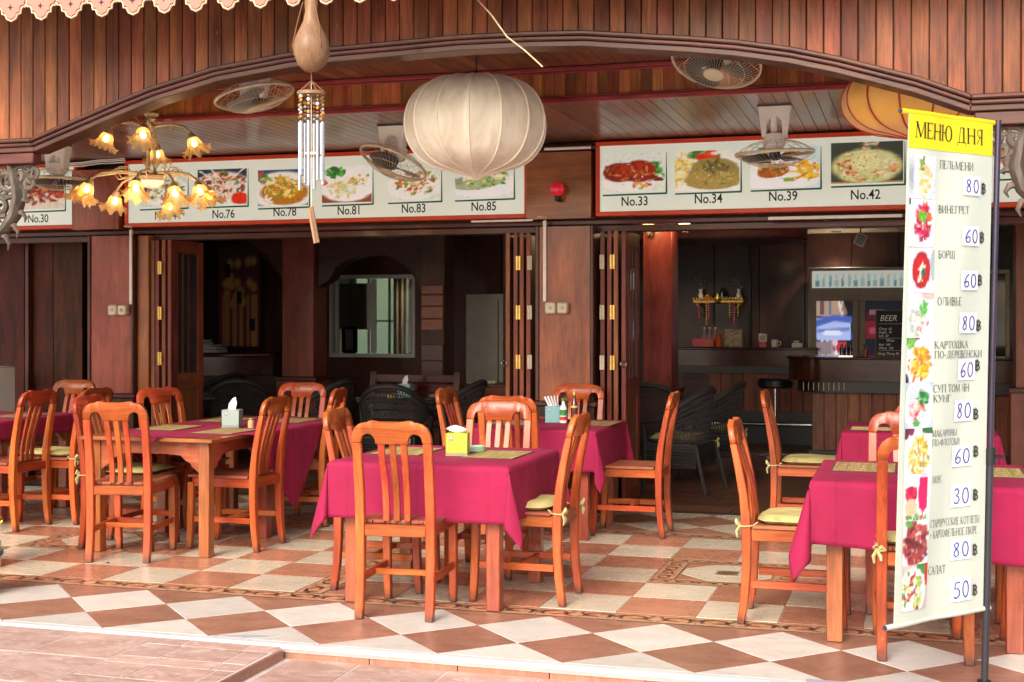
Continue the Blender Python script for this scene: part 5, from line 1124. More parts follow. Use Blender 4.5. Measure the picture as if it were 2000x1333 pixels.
m.tube([(0,0,-44*S_),(0,0,-62*S_)],1.2*S_,5)
for k in range(6): a=k*PI/3+.3; m.tube([(0,0,-60*S_),(26*S_*math.cos(a),26*S_*math.sin(a),-82*S_)],1*S_,4)
m.tube([(0,0,120*S_),(0,0,260*S_)],1.2*S_,5); m.obj('cord',plain('brown_cord',(.2,.1,.05),.8),t)
MB().lathe([(22*S_,-89*S_),(28*S_,-88*S_),(28*S_,-82*S_),(22*S_,-81*S_)],20).obj('wooden_disc',M_gourd,t)
bc=[plain('bead_%s'%n,c,.3,metal=.3) for n,c in (('amber',(.6,.3,.05)),('silver',(.6,.6,.6)),('dull',(.3,.28,.18)),('brown',(.25,.1,.04)))]
bm_={i:MB().lathe([(0,-1),(.7,-.7),(1,0),(.7,.7),(0,1)],8).mesh('bead',bc[i]) for i in range(4)}
for k in range(8):
    a=k*PI/4+.2; x_,y_=23*S_*math.cos(a),23*S_*math.sin(a)
    for j in range(6):
        o=link('bead',bm_[(j*3+k)%4],t,(x_,y_,(-92-8*j)*S_)); q=(2.6+1.6*((j*5+k)%3)/2)*S_; o.scale=(q,q,q)
    L=[122,110,128,118,132,104,126,115][k]
    MB().tube([(x_,y_,-141*S_),(x_,y_,(-141-L)*S_)],3.3*S_,8).obj('chime_tube',M_chrome,t)
MB().tube([(0,0,-60*S_),(0,0,-320*S_)],.8*S_,4).box(-14*S_,14*S_,-2*S_,2*S_,-204*S_,-199*S_).obj('striker',M_wire,t)
pd=MB().box(-6*S_,6*S_,-1.5*S_,1.5*S_,-36*S_,36*S_).box(-6*S_,-1*S_,-2.5*S_,-1.5*S_,-36*S_,34*S_).obj('wind_paddle',M_gourd,t,loc=(5*S_,0,-342*S_),bevel=.001); pd.rotation_euler=(0,R(-11),0)
# pale rod hanging before the fascia
a=at(928,-6,6.2);b=at(990,72,6.2);c=at(1060,131,6.2)
o=MB().tube([a-a,(b-a)*.5+Vector((.004,0,.006)),b-a,(b-a).lerp(c-a,.5)+Vector((.003,0,.004)),c-a],.0042,6).obj('hanging_cable',M_antique,None,loc=tuple(a)); tag(o,'pale stiff cable slanting down across the arch above the white lantern','cable')
# ================================================================== CHANDELIER
hY=7.9; hc=at(296,345,hY); S_=_F.dot(hc-Vector((0,0,EYE)))/FPX
t=thing('chandelier','brass chandelier with two tiers of lit frilled amber glass shades','chandelier',tuple(hc))
M_shade,nt,b=nmat('amber_frilled_glass'); 
g_=N(nt,'Attribute',attribute_name='gc'); b.inputs['Base Color'].default_value=(.85,.6,.32,1); b.inputs['Roughness'].default_value=.15; b.inputs['Transmission Weight'].default_value=.0
tr=nt.nodes.new('ShaderNodeBsdfTranslucent'); tr.inputs[0].default_value=(.75,.5,.24,1); mx=nt.nodes.new('ShaderNodeMixShader'); mx.inputs[0].default_value=.5
nt.links.new(b.outputs[0],mx.inputs[1]); nt.links.new(tr.outputs[0],mx.inputs[2])
gl=nt.nodes.new('ShaderNodeBsdfTransparent'); gl.inputs[0].default_value=(1,.75,.35,1); mx2=nt.nodes.new('ShaderNodeMixShader'); mx2.inputs[0].default_value=.42; nt.links.new(mx.outputs[0],mx2.inputs[1]); nt.links.new(gl.outputs[0],mx2.inputs[2]); nt.links.new(mx2.outputs[0],nt.nodes['Material Output'].inputs[0])
M_bulb=plain('lit_bulb',(1,.8,.4),.5,emit=(1,.78,.42),es=9)
M_lcap=plain('shade_collar',(.42,.30,.22),.4,metal=.3,var=.3,sc=30)
def shade_mesh():
    prof=[(.012,0),(.026,-.008),(.036,-.03),(.042,-.055),(.05,-.072),(.068,-.088),(.078,-.092)]
    vs=[];n=48
    for i,(r,z) in enumerate(prof):
        k=i/(len(prof)-1)
        for q in range(n):
            an=2*PI*q/n; f=1+.09*math.sin(16*an)*k+.10*math.sin(8*an)*k**3; vs.append((r*f*math.cos(an),r*f*math.sin(an),z+.018*math.sin(8*an+1.2)*k**3+.002*math.sin(16*an)*k))
    fs=[(i*n+q,i*n+(q+1)%n,(i+1)*n+(q+1)%n,(i+1)*n+q) for i in range(len(prof)-1) for q in range(n)]
    return MB().add(vs,fs).mesh('glass_shade',M_shade,ang=180)
CH['shade']=shade_mesh(); CH['bulb']=MB().lathe([(0,-.062),(.012,-.058),(.018,-.045),(.014,-.03),(.008,-.02)],12).mesh('bulb',M_bulb); CH['coll']=MB().lathe([(0,.02),(.014,.018),(.022,.004),(.028,-.012),(.024,-.014)],14).mesh('collar',M_lcap)
def arm(px,py,root,z0,k=1.0):
    """px offsets of the shade from the centre as (dx,depth,dy)"""
    d=Vector((px[0]*S_,px[1]*S_,-px[2]*S_)); r=Vector(root)
    h=Vector((d.x,d.y,0)).normalized()
    pts=[r,r+h*.04+Vector((0,0,.02)),r.lerp(d,.45)+Vector((0,0,.055)),r.lerp(d,.8)+Vector((0,0,.055)),d+Vector((0,0,.02))]
    MB().tube(pts,[.009,.010,.008,.008,.009],8).tube([r.lerp(d,.3)+Vector((0,0,.05)),r.lerp(d,.35)+Vector((0,0,.08)),r.lerp(d,.5)+Vector((0,0,.085)),r.lerp(d,.55)+Vector((0,0,.06))],.004,6).tube([r.lerp(d,.5)+Vector((0,0,.04)),r.lerp(d,.45)+Vector((0,0,.01)),r.lerp(d,.3)+Vector((0,0,.01))],.004,6).obj('arm',M_antique,t)
    s=link('glass_shade',CH['shade'],t,d); tilt=Matrix.Rotation(R(22),4,Vector((-h.y,h.x,0)))  # mouths splay outward
    s.rotation_euler=tilt.inverted().to_euler(); s.scale=(k,k,k)
    bl=link('bulb',CH['bulb'],t,d); bl.rotation_euler=s.rotation_euler; bl.scale=(k,k,k)
    cc=link('collar',CH['coll'],t,d); cc.rotation_euler=s.rotation_euler; cc.scale=(k,k,k)
kk=1.22
for q in ((-82,-20,-88),(82,10,-76),(-26,60,-66),(20,-60,-86)): arm(q,0,(0,0,.10+ (0.32-.10)*1.0),0,kk)
for q in ((-140,-20,16),(-92,-70,16),(-118,60,26),(24,-90,18),(78,75,20),(100,-85,30),(128,-45,24),(-20,95,36)): arm(q,0,(.03*math.copysign(1,q[0]),0,.0),0,kk)
MB().lathe([(0,.30),(.02,.305),(.028,.33),(.02,.355),(.008,.36),(.03,.375),(.036,.385),(.0,.39)],16).tube([(0,0,.38),(0,0,ZL-hc.z)],.004,6).lathe([(.04,ZL-hc.z-.02),(.05,ZL-hc.z-.001)],16).obj('crown_ball',M_antique,t)
for s in (-1,1): MB().lathe([(.008,.0),(.012,.06),(.018,.075),(.012,.09),(.010,.16),(.018,.175),(.011,.19),(.008,.31)],12,Matrix.Translation((s*.026,0,0))).obj('stem',M_antique,t)
MB().lathe([(.0,-.03),(.08,-.028),(.10,-.012),(.10,.0),(.085,.012),(.03,.02),(0,.02)],24).obj('body_band',M_lcap,t); MB().lathe([(0,-.085),(.04,-.075),(.075,-.05),(.085,-.03)],20).obj('frosted_bowl',plain('frosted_glass',(.75,.72,.68),.4),t)
for k,q in enumerate(((0,-.25,-.02),(.25,0,.0),(-.3,0,0))):
    L_=bpy.data.lights.new('chandelier_light','POINT'); L_.energy=1.6; L_.color=(1,.7,.35); L_.shadow_soft_size=.06; lo=bpy.data.objects.new('lamp_light',L_); COL.objects.link(lo); lo.parent=t; lo.location=(q[0],q[1],q[2]-.12)
# ================================================================== INTERIOR
room=sempty('inner_room_shell'); ZC=2.62
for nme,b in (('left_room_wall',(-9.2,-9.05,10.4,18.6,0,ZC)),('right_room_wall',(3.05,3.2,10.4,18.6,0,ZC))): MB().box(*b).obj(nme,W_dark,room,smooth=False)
MB().box(-9.2,3.2,10.37,18.6,ZC,ZC+.1).obj('room_ceiling',M_soffit,room,smooth=False)
MB().box(-9.2,3.2,10.361,10.369,2.25,2.9).obj('lintel_back',W_dark,room)
M_wallp=wood('dark_wall_panel',(.035,.014,.010),(.078,.034,.024),rough=.35,var=.2,coat=.25,gs=6)
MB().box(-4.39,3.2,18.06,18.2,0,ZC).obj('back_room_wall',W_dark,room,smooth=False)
x=-4.35
while x<3: MB().box(x+.004,x+.596,18.0,18.05,0,ZC-.001).obj('wall_panel',M_wallp,room,bevel=.004); x+=.6
# kitchen partition with the sliding window
kY=14.2; a=at(648,543,kY);b=at(806,694,kY); kx0,kx1,kz1,kz0=a.x,b.x,a.z,b.z
par=thing('kitchen_partition','dark partition wall with a white sliding hatch window into the kitchen','wall',(0,kY,0))
for q in ((-9.05,kx0-.03,0,ZC),(kx1+.03,-4.4,0,ZC),(kx0-.03,kx1+.03,0,kz0-.03),(kx0-.03,kx1+.03,kz1+.03,ZC)): MB().box(q[0],q[1],0,.12,q[2]+.001,q[3]-.001).obj('wall_section',W_dark,par,smooth=False)
win=thing('hatch_window','white two-pane sliding window of the kitchen hatch','window',((kx0+kx1)/2,kY+.05,kz0)); w=(kx1-kx0)/2; h=kz1-kz0
for q in ((-w-.03,w+.03,-.03,.012),(-w-.03,w+.03,h-.012,h+.03),(-w-.03,-w+.012,.013,h-.013),(w-.012,w+.03,.013,h-.013)): MB().box(q[0],q[1],-.06,.03,q[2],q[3]).obj('frame_bar',M_alu,win,bevel=.003)
for s in (-1,1):
    p=MB().box(-.022,.022,-.012,.012,.02,h-.02).obj('sash_stile',M_alu,win,loc=(s*w*.0+ (-.02 if s<0 else .025),-.03*s,0))
    MB().box(-w*.93,-.024,-.002,.002,.02,h-.02).obj('pane',M_glass,p) if s<0 else MB().box(.024,w*.93,-.002,.002,.02,h-.02).obj('pane',M_glass,p)
for s in (-1,1): MB().box(min(s*w*.88,s*w*.94),max(s*w*.88,s*w*.94),-.02,.02,.02,h-.02).obj('sash_stile',M_alu,win)
# kitchen behind: pale walls, outer window to daylight
kit=sempty('kitchen_shell')
MB().box(-7.9,-7.8,kY+.13,17.9,0,ZC-.002).obj('kitchen_wall',M_soffit,kit,smooth=False); MB().box(-4.5,-4.4,kY+.13,18.5,0,ZC-.002).obj('kitchen_wall',M_soffit,kit,smooth=False)
ox0,ox1=at(690,0,17.8).x,at(800,0,17.8).x
for q in ((-7.8,ox0,0,ZC-.002),(ox1,-4.5,0,ZC-.002),(ox0+.001,ox1-.001,0,.95),(ox0+.001,ox1-.001,2.1,ZC-.002)): MB().box(q[0],q[1],17.8,17.9,q[2],q[3]).obj('kitchen_wall',plain('kitchen_paint',(.42,.45,.36),.6),kit,smooth=False)
M_frost,nt,b=nmat('frosted_green_pane'); tr=nt.nodes.new('ShaderNodeBsdfTranslucent'); tr.inputs[0].default_value=(.80,.88,.62,1); nt.links.new(tr.outputs[0],nt.nodes['Material Output'].inputs[0])
ow=thing('back_window','bright frosted greenish window behind the kitchen hatch','window',((ox0+ox1)/2,17.84,.95)); w=(ox1-ox0)/2
MB().box(-w+.002,w-.002,-.004,.004,.002,1.148).obj('frosted_pane',M_frost,ow)
for q in (-w+.02,-.2,.12,w-.02): MB().box(q-.018,q+.018,-.03,-.005,.003,1.147).obj('glazing_bar',M_alu,ow)
MB().box(-w+.04,w-.04,-.03,-.006,.5,.53).obj('glazing_bar',M_alu,ow)
cur=MB(); cur.add([(w*.45+.012*math.sin(j*.9)+ (w*.5)*j/20,-.06+.02*math.sin(j*1.8),z_) for z_ in (.0,1.2) for j in range(21)],[(j,j+1,22+j,21+j) for j in range(20)]); o=cur.obj('curtain',plain('beige_curtain',(.5,.42,.28),.9),ow)
cab=thing('kitchen_cabinet','white glazed wall cabinet seen through the kitchen hatch','cabinet',(at(676,0,16.5).x,16.5,1.35))
MB().box(-.35,.3,0,.3,0,.62).obj('carcass',M_alu,cab,bevel=.004)
for k in range(3): MB().box(-.34+.21*k,-.34+.21*k+.2,-.02,-.001,.01,.61).obj('cabinet_door',M_soffit,cab,bevel=.003)
cn=thing('kitchen_counter','low counter with dark appliances behind the hatch','counter',(-6.3,15.2,0)); MB().box(-1.4,1.7,0,.5,0,1.0).obj('carcass',M_grey,cn); MB().box(-1.42,1.72,-.02,.52,1.0,1.03).obj('worktop',M_alu,cn)
tv=thing('small_monitor','small dark monitor standing on the kitchen counter','monitor',(at(680,0,15.3).x,15.35,1.03)); MB().box(-.10,.10,-.02,.02,.04,.36).obj('casing',M_black,tv,bevel=.005); MB().box(-.055,.055,-.024,-.021,.07,.33).obj('screen',M_alu,tv); MB().box(-.06,.06,-.05,.05,0,.04).obj('foot',M_black,tv)
# arches and inner columns
AY=12.9
def icol(u0,u1,Y,dep,lbl,top=ZC,mat=None,ledge=.87):
    a,b=at(u0,0,Y).x,at(u1,0,Y).x; t=thing('inner_column',lbl,'column',((a+b)/2,Y,0)); w=(b-a)/2
    MB().box(-w,w,0,dep,ledge+.001,top-.002).obj('shaft',mat or W_mid,t,bevel=.004); MB().box(-w-.06,w+.06,-.06,dep+.06,ledge-.045,ledge).obj('pedestal_cap',W_trim,t,bevel=.006); MB().box(-w-.045,w+.045,-.045,dep+.045,0,ledge-.046).obj('pedestal',W_mid,t,bevel=.003); return t
icol(551,612,AY,.34,'reddish inner column on a pedestal under the dark arch')
ic2=icol(822,868,AY,.30,'dark inner column with ladder-like panels right of the hatch',mat=W_dark)
w=(at(868,0,AY).x-at(822,0,AY).x)/2
for k,(z0,z1) in enumerate(((1.74,1.83),(1.62,1.73),(1.49,1.61),(1.37,1.48),(1.06,1.22),(.88,1.05))): MB().box(-w+.01,w-.01,-.02,-.001,z0,z1).obj('front_panel',W_mid if k<4 else W_trim,ic2,bevel=.004)
ic3=icol(1256,1312,12.45,.36,'inner column with wall lamp right of the folded doors',ledge=.83)
arc=thing('arch_wall','dark wooden wall of two arches across the dining room','wall',(0,AY+.05,0))
def archpoly(px,name):
    P=[(at(u,v,AY+.05).x,at(u,v,AY+.05).z) for u,v in px]; P=P+[(P[-1][0],ZC-.003),(P[0][0],ZC-.003)]
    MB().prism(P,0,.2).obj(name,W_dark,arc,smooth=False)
    n=len(px); m=MB(); v=[]
    for (x_,z_) in P[:n]: v+=[(x_,-.012,z_-.004),(x_,.21,z_-.004),(x_,.21,z_+.03),(x_,-.012,z_+.03)]
    m.add(v,[(i*4+k,i*4+(k+1)%4,(i+1)*4+(k+1)%4,(i+1)*4+k) for i in range(n-1) for k in range(4)]); m.obj('arch_trim',W_dark,arc)
archpoly([(340,500),(352,478),(375,463),(405,457),(440,456),(470,464),(500,484),(528,512),(552,545),(564,565),(590,565),(597,545)],'arch_panel')
archpoly([(622,560),(645,545),(656,524),(676,508),(705,499),(740,497),(770,504),(795,520),(812,545),(822,573),(862,573),(868,560),(869,470)],'arch_panel')
# painting, bar counter and books on the left
pY=14.1; a=at(430,480,pY);b=at(508,677,pY)
s=Pic(40,90,'5a1c22'); 
for y in range(90): s.a[y]=np.array(lin('4a1a30'))*(1-y/90)*1.0+np.array(lin('1c2428'))*(y/90)*.8+np.array(lin('6a1a14'))*.5*(1-abs(y/90-.35))
for i in range(16):
    s.ell(random.Random(i).uniform(.1,.9),random.Random(i+50).uniform(.4,.85),.11,.065,'9a7a48',soft=.6); s.line([(random.Random(i+90).uniform(.05,.95),0),(random.Random(i+90).uniform(.05,.95),.5)],.012,'8a6a3c',.45)
for r_ in ((.15,.3,.68,.82),(.45,.58,.42,.54),(.75,.9,.15,.28)): s.rect(*r_,'0c1014')
pt_=thing('wall_painting','tall dark red painting of golden flowers on the back wall','painting',(a.x,pY-.02,b.z)); s.a*=1.9
s.obj('canvas',lambda x,y:(x*(b.x-a.x),-.012,y*(a.z-b.z)),pt_,M_printm); MB().box(-.02,b.x-a.x+.02,-.01,.02,-.02,a.z-b.z+.02).obj('frame',W_dark,pt_,bevel=.004)
lb=thing('side_bar_counter','dark bar counter with a polished curved front at the left, books on it','bar counter',(0,13.3,0))
xa_,xb_=at(360,0,13.3).x,at(549,0,13.6).x
MB().prism([(xa_,-.3),(xb_,.05),(xb_,.5),(xa_,.5)],1.065,1.11,'z').obj('counter_top',W_bar,lb,bevel=.008); MB().prism([(xa_,-.25),(xb_,.1),(xb_,.45),(xa_,.45)],.86,1.064,'z').obj('upper_front',W_bar,lb); MB().prism([(xa_,-.15),(xb_,.2),(xb_,.42),(xa_,.42)],0,.859,'z').obj('lower_front',W_dark,lb)
bx=at(402,692,13.25)
for k,(w_,h_,c,dx) in enumerate(((.42,.035,(.5,.45,.38),0),(.36,.03,(.35,.12,.06),.02),(.34,.025,(.55,.5,.42),-.03),(.22,.025,(.2,.2,.22),-.08),(.2,.03,(.5,.42,.3),-.09))):
    z_=1.112+sum((.035,.03,.025,.025,.03)[:k]); bt=thing('book',['big pale book at the bottom of the stack on the left bar','red-brown book second from the bottom on the left bar','cream book in the middle of the stack on the left bar','small grey book near the top of the stack on the left bar','small tan book on top of the stack on the left bar'][k],'book',(bx.x+dx,13.25,z_)); MB().box(-w_/2,w_/2,-.12,.12,.001,.005).box(-w_/2,w_/2,-.12,.12,h_-.005,h_-.001).box(-w_/2,-w_/2+.006,-.12,.12,.005,h_-.005).obj('cover',plain('book_cover_%d'%k,c,.5),bt); MB().box(-w_/2+.006,w_/2-.006,-.116,.116,.0052,h_-.0052).obj('pages',M_paper,bt)
# grey freezer side, red bench and sideboard, middle opening
fr=thing('grey_cabinet','tall plain grey cabinet between the hatch and the folded doors','cabinet',(at(946,0,13.9).x,13.9,0)); w=(at(983,0,13.9).x-at(910,0,13.9).x)/2
MB().box(-w,w,0,.6,.02,1.76).obj('carcass',plain('grey_laminate',(.34,.32,.28),.4),fr,bevel=.006); MB().box(w-.06,w-.05,-.008,-.001,.1,1.7).obj('door_seam',M_black,fr)
sb=thing('sideboard_table','reddish side table with yellow and white things in front of the grey cabinet','table',(at(950,0,12.9).x,12.9,0))
MB().box(-.36,.36,-.2,.2,.80,.83).obj('top',W_trim,sb,bevel=.005); MB().box(-.33,.33,-.18,.18,.70,.799).obj('apron',W_mid,sb)
for a_ in (-1,1):
    for b_ in (-1,1): MB().box(a_*.3-.03,a_*.3+.03,b_*.15-.03,b_*.15+.03,0,.699).obj('leg',W_trim,sb)
o=MB().box(-.15,.15,-.05,.05,0,.012).obj('yellow_folder',plain('yellow_card',(.6,.5,.08),.5),None,loc=(at(942,0,12.8).x,12.8,.831)); tag(o,'flat yellow folder on the reddish side table','folder')
o=MB().lathe([(.02,0),(.05,.015),(.055,.03),(.05,.03),(0,.012)],14).obj('small_bowl',M_white,None,loc=(at(965,0,12.85).x,12.78,.831)); tag(o,'small white bowl on the reddish side table','bowl')
bn=thing('slatted_bench','dark red slatted bench back below the kitchen hatch','bench',(at(805,0,12.2).x,12.2,0))
for k in range(5): MB().box(-.42,.42,-.012+.02*k,.012+.02*k,.5+.09*k,.575+.09*k).obj('back_slat',W_bar,bn,bevel=.004)
for s in (-1,1): MB().bar([(s*.44,0,.1),(s*.44,0,.5),(s*.44,.1,.96)],.06,.05).obj('end_post',W_trim,bn)
MB().box(-.44,.44,-.45,-.02,.42,.45).obj('seat',W_trim,bn)
for s in (-1,1): MB().box(s*.4-.03,s*.4+.03,-.42,-.36,0,.419).obj('leg',W_trim,bn)
# rattan armchairs
def rattan_meshes():
    m=MB()  # wrapped rails: curved back and arm rim
    rim=[]
    for i in range(25):
        a=PI*(-.12+1.24*i/24); k=math.sin(max(0,min(PI,a))); rim.append((-.31*math.cos(a)*(1.0),-.02-.27*math.sin(a) if a>0 and a<PI else .20-.0*a,.66+.14*k))
    rim=[(-.30,.27,.60)]+[(-.31*math.cos(PI*i/20),.10-.36*math.sin(PI*i/20)*1.0,.63+.25*math.sin(PI*i/20)) for i in range(21)]+[(.30,.27,.60)]
    m.tube(rim,.021,8,flat=1.3)
    for s in (-1,1):
        m.tube([(s*.30,.26,.60),(s*.28,.24,.42),(s*.28,.26,0)],.017,8); m.tube([(s*.24,-.2,.42),(s*.25,-.25,.2),(s*.26,-.3,0)],.017,8)
    CH['rim2']=m.mesh('rattan_frame',M_rattan)
    # woven back: strands in two directions, joined
    def bp(a,t): # a angle 0..pi, t 0 seat ..1 rim
        k=math.sin(a); R0=(-.26*math.cos(a),.02-.24*k,.42); R1=(-.31*math.cos(a),.10-.36*k,.63+.25*k); return tuple(R0[i]+(R1[i]-R0[i])*t for i in range(3))
    m=MB(); ns=34
    for i in range(ns+1):
        a=PI*(.04+.92*i/ns)
        for da in (-.14,.14): m.tube([bp(min(PI,max(0,a+da*(t-.5)*2)),t) for t in (0,.33,.66,1)],.0045,3,cap=False)
    for j in range(9):
        t=(j+.5)/9; m.tube([bp(PI*(.03+.94*i/24),t) for i in range(25)],.005,3,cap=False)
    o=m.mesh('woven_back',M_rattan); CH['weave']=o
    m=MB(); m.prism([(-.25,-.20),(.25,-.20),(.28,.26),(-.28,.26)],.36,.42,'z')
    for j in range(9):
        z=.22+.022*j; m.tube([(-.245,-.2,z),(-.275,.255,z),(.275,.255,z),(.245,-.2,z),(-.245,-.2,z)],.010,5)
    CH['seatr']=m.mesh('woven_seat',M_rattan)
rattan_meshes()
def rattan(x,y,a,label,cush=None):
    t=thing('rattan_armchair',label,'armchair',(x,y,.002),R(a),'black rattan armchairs inside')
    link('rattan_frame',CH['rim2'],t); link('woven_back',CH['weave'],t); link('woven_seat',CH['seatr'],t)
    if cush:
        c=thing('seat_cushion',cush,'cushion',(x,y,.425),R(a),'cushions on the rattan armchairs')
        link('cushion_pad',CH['cush'],c,(0,-.22,.0)).scale=(1.1,1.05,1.5); link('tie_bow',CH['tie'],c,(0,-.2,0)); 
def rp_(u,Y): return at(u,0,Y).x
rattan(rp_(768,11.35),11.35,8,'black rattan armchair with its back to the street in the middle doorway','olive cushion of the rattan armchair in the middle doorway')
rattan(rp_(895,12.1),12.1,84,'black rattan armchair right of the dark glass table')
rattan(rp_(640,12.0),12.0,75,'black rattan armchair left of the dark glass table, before the column')
rattan(rp_(470,11.9),11.9,20,'black rattan armchair behind the white tissue box in the left doorway')
rattan(rp_(430,12.6),12.6,170,'rattan armchair farther back in the left doorway')
rattan(rp_(1335,11.45),11.45,78,'black rattan armchair with pale cushion in the right doorway','yellow cushion of the rattan armchair in the right doorway')
rattan(rp_(1398,12.5),12.5,84,'rear black rattan armchair in the right doorway','yellow cushion of the rear rattan armchair on the right')
rattan(rp_(1285,12.3),12.3,-12,'rattan armchair half hidden by the glazed door leaf')
def gtable(x,y,lbl):
    t=thing('glass_table',lbl,'table',(x,y,0)); MB().box(-.4,.4,-.4,.4,.72,.735).obj('glass_top',plain('smoked_glass',(.03,.035,.03),.08,coat=.5),t,bevel=.004); MB().tube([(-.38,-.38,.70),(.38,-.38,.70),(.38,.38,.70),(-.38,.38,.70),(-.38,-.38,.70)],.02,8).obj('rattan_rim',M_rattan,t)
    for a_ in (-1,1):
        for b_ in (-1,1): MB().tube([(a_*.36,b_*.36,.7),(a_*.33,b_*.33,0)],.02,8).obj('leg',M_rattan,t)
gtable(rp_(800,12.15),12.15,'square dark glass table in the middle doorway with a tissue box'); gtable(rp_(400,12.0),12.1,'dark glass table in the left doorway with a small white card')
tissue_box(rp_(795,12.05),12.0,8,lin('8fb8b8'),lin('8fb8b8'),'pale green tissue box on the dark glass table inside',1,z=.737)
o=MB().lathe([(.05,0),(.055,.02),(.05,.022),(0,.01)],14).obj('small_dish',M_yy,None,loc=(rp_(765,11.95),11.95,.737)); tag(o,'small yellow dish beside the tissue box on the dark glass table','dish')
o=MB().box(-.02,.02,-.006,.006,0,.12).obj('table_card',M_white,None,loc=(rp_(387,11.85),11.85,.737),bevel=.002); tag(o,'small white upright card on the glass table in the left doorway','card')
# ------------------------------------------------------------------ main bar at the right
mb=thing('bar_counter','big dark polished bar counter with a rounded end, right doorway','bar counter',(0,14.0,0))
xe=at(1533,0,14.0).x
def stad(x0,x1,y0,y1,k=10): r=(y1-y0)/2; return [(x1,y0)]+[(x0+r-r*math.sin(PI*i/k),(y0+y1)/2-r*math.cos(PI*i/k)) for i in range(k+1)]+[(x1,y1)]
MB().prism(stad(xe,2.6,-.3,.5),1.075,1.10,'z').obj('counter_top',W_bar,mb,bevel=.01); MB().prism(stad(xe+.03,2.6,-.27,.47),.86,1.074,'z').obj('curved_fascia',W_bar,mb,ang=60)
MB().prism(stad(xe+.12,2.6,-.18,.38),.74,.859,'z').obj('black_band',M_black,mb,ang=60)
xb_=xe+.28; 
for k in range(22): MB().box(xb_+.118*k+.002,xb_+.118*k+.116,-.03,-.0,.14,.739).obj('front_board',W_door,mb,bevel=.003)
MB().box(xb_-.01,2.55,.001,.35,0,.739).obj('carcass',W_dark,mb); MB().box(xb_-.03,2.55,-.045,0,0,.139).obj('kick_plate',M_black,mb)
for k in range(9): MB().box(xe+.2+.05*k,xe+.206+.05*k,-.19,-.181,.76,.84).obj('chrome_tab',M_antique,mb)
bb=thing('back_bar_counter','rear dark bar counter with bottles and boxes on it','bar counter',(0,16.1,0)); xa_,xb2=at(1326,0,16.1).x,at(1600,0,16.1).x
MB().box(xa_,xb2,-.2,.4,1.12,1.15).obj('counter_top',W_bar,bb,bevel=.01); MB().box(xa_+.01,xb2,-.18,.4,.93,1.119).obj('fascia',W_bar,bb); MB().box(xa_+.03,xb2,-.12,.4,.84,.929).obj('black_band',M_black,bb)
xx=at(1385,0,16.1).x; k=0
while xx<xb2-.1: MB().box(xx+.002,xx+.138,-.03,0,.38,.839).obj('front_board',W_door,bb,bevel=.003); xx+=.14
MB().box(xa_+.05,xb2,.001,.38,0,.839).obj('carcass',W_dark,bb); MB().box(at(1385,0,16.1).x,xb2,-.04,0,0,.379).obj('kick_plate',M_black,bb)
MB().tube([(at(1385,0,16).x,-.2,.25),(xb2,-.2,.25)],.018,8).obj('foot_rail',M_chrome,bb)
st=thing('bar_stool','round black bar stool between the two counters','stool',(at(1514,0,14.6).x,14.6,0)); MB().lathe([(.0,.74),(.16,.74),(.19,.76),(.19,.82),(.17,.84),(0,.845)],20).obj('seat_pad',M_black,st); MB().tube([(0,0,.03),(0,0,.74)],.022,10).obj('column',M_chrome,st); MB().lathe([(.2,0),(.2,.015),(.04,.035),(0,.035)],20).obj('base',M_chrome,st)
# canopy over the bar
cp=thing('bar_canopy','curved brown glossy canopy hanging over the bar','canopy',(0,14.9,0))
xr_=at(1574,0,14.9).x; o_=[(-3.4,-.4)]+[(xr_-.5+.5*math.sin(PI*i/12),.3-.7*math.cos(PI*i/12)) for i in range(13)]+[(-3.4,1.0)]
MB().prism(o_,2.38,2.60,'z').obj('curved_band',W_mid,cp,ang=60); MB().prism([(x*1.0,y*1.0) for x,y in o_],2.36,2.379,'z').obj('underside',W_dark,cp)
o=MB().tube([(0,0,1.15),(0,0,ZC)],.022,10).obj('service_pipe',M_black,None,loc=(at(1466,0,17.3).x,17.3,0)); tag(o,'thin dark vertical pipe behind the rear bar','pipe')
# fridge
M_fdoor=plain('fridge_door_beige',(.44,.37,.29),.45)
fY=17.3; a=at(1578,523,fY); f=thing('display_fridge','double-door display fridge with a lit picture strip on top','fridge',(a.x,fY,0)); FW=1.26; FH=a.z
MB().box(0,FW,.02,.6,0,FH).obj('cabinet',plain('fridge_beige',(.48,.41,.32),.5),f,bevel=.01)
s=Pic(70,20,'c8ccc0'); 
for i in range(14): s.rect(.04+.068*i,.075+.068*i,.1,.45+.25*((i*7)%3)/2,['5a8a90','8aaaa8','6a9098','a0b0a8'][i%4]); s.rect(.05+.068*i,.065+.068*i,.4,.8,'9ab4b0')
s.a*=.7
M_lit,nt,b=nmat('lit_print'); at__=N(nt,'Attribute',attribute_name='Col'); nt.links.new(at__.outputs['Color'],b.inputs['Base Color']); nt.links.new(at__.outputs['Color'],b.inputs['Emission Color']); b.inputs['Emission Strength'].default_value=.45
zt0,zt1=at(1590,563,fY).z,at(1590,530,fY).z
s.obj('lit_picture_strip',lambda x,y:(.05+x*(FW-.1),.015,zt0+(zt1-zt0)*y),f,M_lit)
